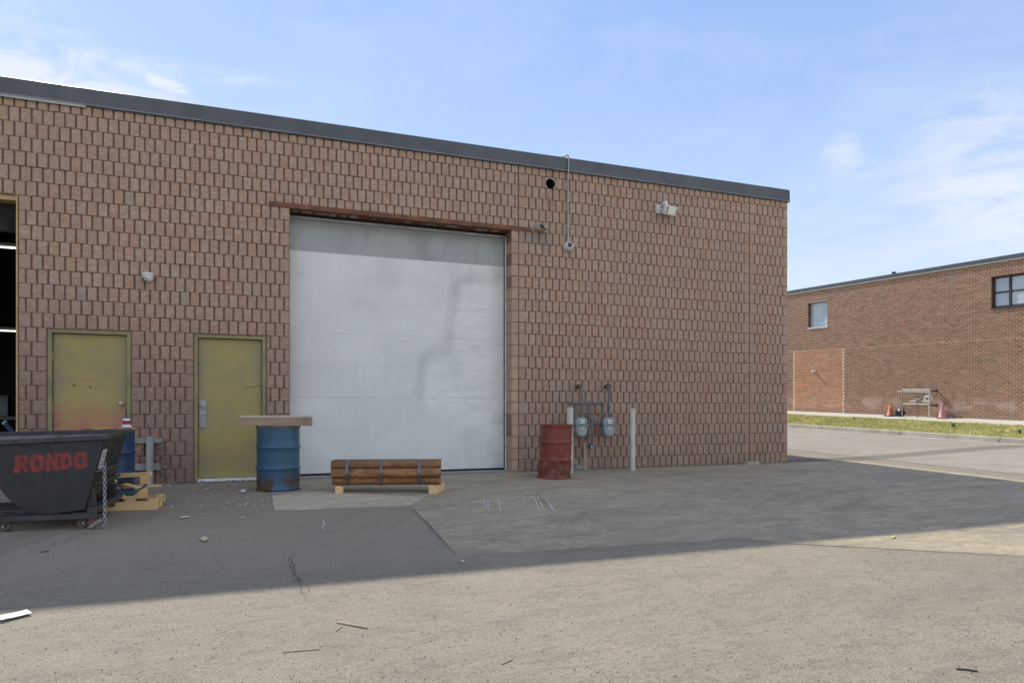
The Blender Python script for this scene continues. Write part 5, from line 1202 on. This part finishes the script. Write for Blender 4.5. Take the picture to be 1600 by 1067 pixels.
gl, glt, glb = new_mat('sky_tinted_glass', .06, 0, .8); setc(glt, glb, mix(glt, ramp(glt, noise(glt, pos(glt), 1.2, 3), .4, .7), (.52, .58, .60), (.40, .46, .49)))  # pale base colour paints the reflected sky into the panes
brz = simple('bronze_frame', (.060, .046, .038), (.045, .036, .030), rough=.5, bump=0)
w0, w1, a, b = WIN[0]
wn = fpart('window', simple('pale_frame', (.40, .41, .40), rough=.5, bump=0), [(.13, .19, w0, w0 + .05, a + .05, b - .05), (.13, .19, w1 - .05, w1, a + .05, b - .05), (.13, .19, w0, w1, b - .05, b), (.13, .19, w0, w1, a, a + .05)], FB)
fpart('pane', gl, [(.155, .165, w0 + .05, w1 - .05, a + .05, b - .05)], wn); fpart('sill', M['white_metal'], [(-.03, .129, w0 - .02, w1 + .02, a - .012, a + .03)], wn)
fpart('blind_rail', M['white_metal'], [(.146, .154, w0 + .06, w1 - .06, a + .20, a + .225)], wn)
w0, w1, a, b = WIN[1]; vm = [w1, -.73, -1.27, -1.81, -2.4, w0]
wn = fpart('window', brz, [(.10, .16, w0 + .051, w1 - .051, b - .06, b), (.10, .16, w0 + .051, w1 - .051, a, a + .06), (.10, .16, w1 - .05, w1, a, b), (.10, .16, w0, w0 + .05, a, b)] + [(.09, .16, v - .03, v + .03, a + .061, b - .061) for v in vm[1:-1]] + [(.11, .155, w0 + .052, w1 - .052, a + .47, a + .52)], FB)
for t, s in zip(vm, vm[1:]):
    for z0, z1 in ((a + .06, a + .47), (a + .52, b - .06)): fpart('pane', gl, [(.13, .138, s + .04, t - .04, z0, z1)], wn)
fpart('sill', brz, [(-.03, .099, w0 - .02, w1 + .02, a - .05, a - .002)], wn)
for t, s in zip(vm[:3], vm[1:4]): fpart('blind_rail', M['white_metal'], [(.124, .129, s + .06, t - .06, a + .11, a + .135)], wn)
fx = thing('wall_light', 'small white wall light on the orange bricked up doorway', 'lamp', W(FU, FV + 7.36, zb0(7.36) + 1.70), ROT)
q = MB(); q.box(-.02, .0, -.06, .06, -.05, .05); q.build('back_plate', white_p, fx, bevel=.004); q = MB(); q.lathe([(.02, 0), (.05, .02), (.06, .06), (.05, .11), (.001, .12)], 16, Matrix.Translation((-.02, 0, 0)) @ Matrix.Rotation(-PI / 2, 4, 'Y')); q.build('lamp_cover', white_p, fx, smooth=True)
rv = thing('roof_vent', 'small dark vent stack on the roof of the far brick building', 'vent', W(FU + .6, FV + 4.0, zb0(4.0) + HB + .05), ROT)
q = MB(); q.tube([(0, 0, 0), (0, 0, .17)], .06, 12); q.build('stack', M['flash'], rv); q = MB(); q.lathe([(.09, .175), (.09, .20), (.02, .23)], 16); q.build('cowl', M['flash'], rv)

# things at the foot of the far wall
def far_at(px, w):                             # foot of something w metres in front of the far wall, seen at pixel column px
    t = (px - 800) / F; o = W(FU - w, FV); v = (o.x - t * o.y) / (t * NY - NX); u, p = FU - w, FV + v
    return W(u, p, zg(u, p) + .02 + .012 * (w / 1.5)), v
def cone(px, w, h, rt, body, collar, label):
    P, v = far_at(px, w); t = thing('traffic_cone', label, 'cone', P, R.uniform(0, 1), 'traffic cones at the far wall')
    q = MB(); q.box(-.17, .17, -.17, .17, .0, .03); q.build('base', simple('cone_base', (.05, .045, .04), rough=.8) if collar else body, t, bevel=.01)
    q = MB(); q.lathe([(.135, .031), (.120, .045), (.026, h), (.018, h + .004), (.012, h)], 24); q.build('cone_body', body, t, smooth=True)
    if collar: q = MB(); r0 = lambda z: .120 + (.026 - .120) * (z - .045) / (h - .045) + .002; q.lathe([(r0(h * .60), h * .60), (r0(h * .86), h * .86)], 24, None, False); q.build('collar', collar, t, smooth=True, fix=False)
    return t
cone(1391.5, .42, .50, 0, simple('orange_cone', (.58, .13, .022), (.50, .10, .02), rough=.5, bump=.05, c3=(.30, .09, .03), s3=14), simple('dirty_collar', (.55, .38, .22), (.50, .28, .12), rough=.5), 'orange traffic cone with pale collar at the far brick wall')
cone(1472.5, .42, .545, 0, simple('pink_cone', (.56, .24, .22), (.50, .20, .19), rough=.5, bump=.05), None, 'faded pink traffic cone right of the meter frame')
P, v = far_at(1431, .45)
mf = thing('meter_guard', 'steel pipe guard frame round a white gas meter at the far brick wall', 'guard rail', P, ROT)
def fv(px): return far_at(px, .45)[1] - v      # along the wall: local y
tan = simple('tan_pipe', (.36, .29, .19), (.24, .19, .13), scale=8, rough=.6); pale = simple('pale_pipe_rail', (.52, .49, .44), (.42, .40, .36), scale=8, rough=.5); gry = simple('grey_post', (.16, .15, .135), rough=.7)
sc2 = .0236
q = MB(); q.tube([(0, fv(1409.5), -.02), (0, fv(1409.5), 1.02)], .026, 10); q.build('post', tan, mf, smooth=True)
q = MB(); q.tube([(0, fv(1452), -.02), (0, fv(1452), .97)], .026, 10); q.build('post', pale, mf, smooth=True)
q = MB(); q.tube([(0, fv(1433), -.02), (0, fv(1433), .80)], .020, 10); q.build('post', gry, mf, smooth=True)
for (x0, x1, z, r_, m_, dx) in ((1409.5, 1452, .955, .024, pale, 0), (1396.5, 1447, .885, .022, pale, .2), (1409.5, 1452, .46, .022, pale, 0)):
    q = MB(); q.tube([(dx, fv(x0), z + .03 * fv(x0)), (dx, fv(x1), z + .03 * fv(x1))], r_, 10); q.build('rail', m_, mf, smooth=True)
gm2 = thing('gas_meter', 'white gas meter inside the guard frame across the street', 'gas meter', P + W(.24, fv(1443.5)) - W(0, 0) + Vector((0, 0, .51)), ROT)
q = MB(); q.prism([(-.12, 0), (.12, 0), (.13, .10), (.12, .20), (.07, .24), (-.07, .24), (-.12, .20), (-.13, .10)], -.09, .09, Matrix.Rotation(PI / 2, 4, 'Z')); q.build('case', simple('meter_white', (.60, .58, .54), (.5, .48, .44), rough=.5), gm2, bevel=.015)
q = MB(); q.box(-.094, -.0905, -.05, .04, .10, .16); q.build('dial', M['crack'], gm2)
q = MB(); q.tube([(0, -.07, .24), (0, -.07, .40)], .022, 10); q.tube([(0, .07, .24), (0, .07, .38)], .022, 10); q.build('pipe', pale, gm2, smooth=True)
rg = thing('regulator', 'round pale gas regulator left of the white meter in the guard frame', 'regulator', P + W(.24, fv(1427)) - W(0, 0) + Vector((0, 0, .60)), ROT)
q = MB(); q.lathe([(.03, -.05), (.09, -.04), (.10, 0), (.09, .03), (.03, .05)], 18, Matrix.Rotation(PI / 2, 4, 'Y')); q.build('case', simple('reg_grey', (.42, .40, .37), rough=.5), rg, smooth=True)
q = MB(); q.tube([(0, -.25, -.04), (0, .34, -.04)], .018, 10); q.build('pipe', pale, rg, smooth=True)
for k, (px_, zz) in enumerate(((1463, .90), (1463, .40))):
    Pq, vq = far_at(px_, .0); t = thing('wall_pipe_stub', ('upper' if k == 0 else 'lower') + ' dark pipe stub on the far wall right of the guard frame', 'pipe', Pq + Vector((0, 0, zz)), ROT, 'pipe stubs on the far wall')
    q = MB(); q.tube([(.02, -.02, 0), (-.08, -.02, 0), (-.11, .03, 0), (-.11, .22, 0)], .028, 10); q.build('pipe', simple('rust_pipe', (.09, .06, .045), rough=.8), t, smooth=True)
    q = MB(); q.lathe([(.05, 0), (.05, .014)], 14, Matrix.Translation((-.002, -.02, 0)) @ Matrix.Rotation(-PI / 2, 4, 'Y')); q.build('flange', simple('rust_flange', (.08, .055, .04), rough=.8), t)
P, v = far_at(1406, .35)
tr = thing('rubbish_bag', 'black bag and grey slab leaning at the foot of the guard frame', 'rubbish', P, ROT)
bm = bmesh.new(); bmesh.ops.create_icosphere(bm, subdivisions=3, radius=1); q = MB()
q.add([(v_.co.x * .14 * (1 + .3 * mnoise.noise(v_.co * 2)), v_.co.y * .17 * (1 + .3 * mnoise.noise(v_.co * 2.5)) - .02, (v_.co.z + .75) * .15 * (1 + .3 * mnoise.noise(v_.co * 3))) for v_ in bm.verts], [[x_.index for x_ in f_.verts] for f_ in bm.faces]); bm.free()
q.build('bag', simple('black_bag', (.02, .02, .021), rough=.4, bump=.4, bscale=12), tr, smooth=True)
q = MB(); q.bar((-.16, .18, .0), (-.16, .02, .24), .04, .05); q.build('slab', gry, tr, bevel=.004)
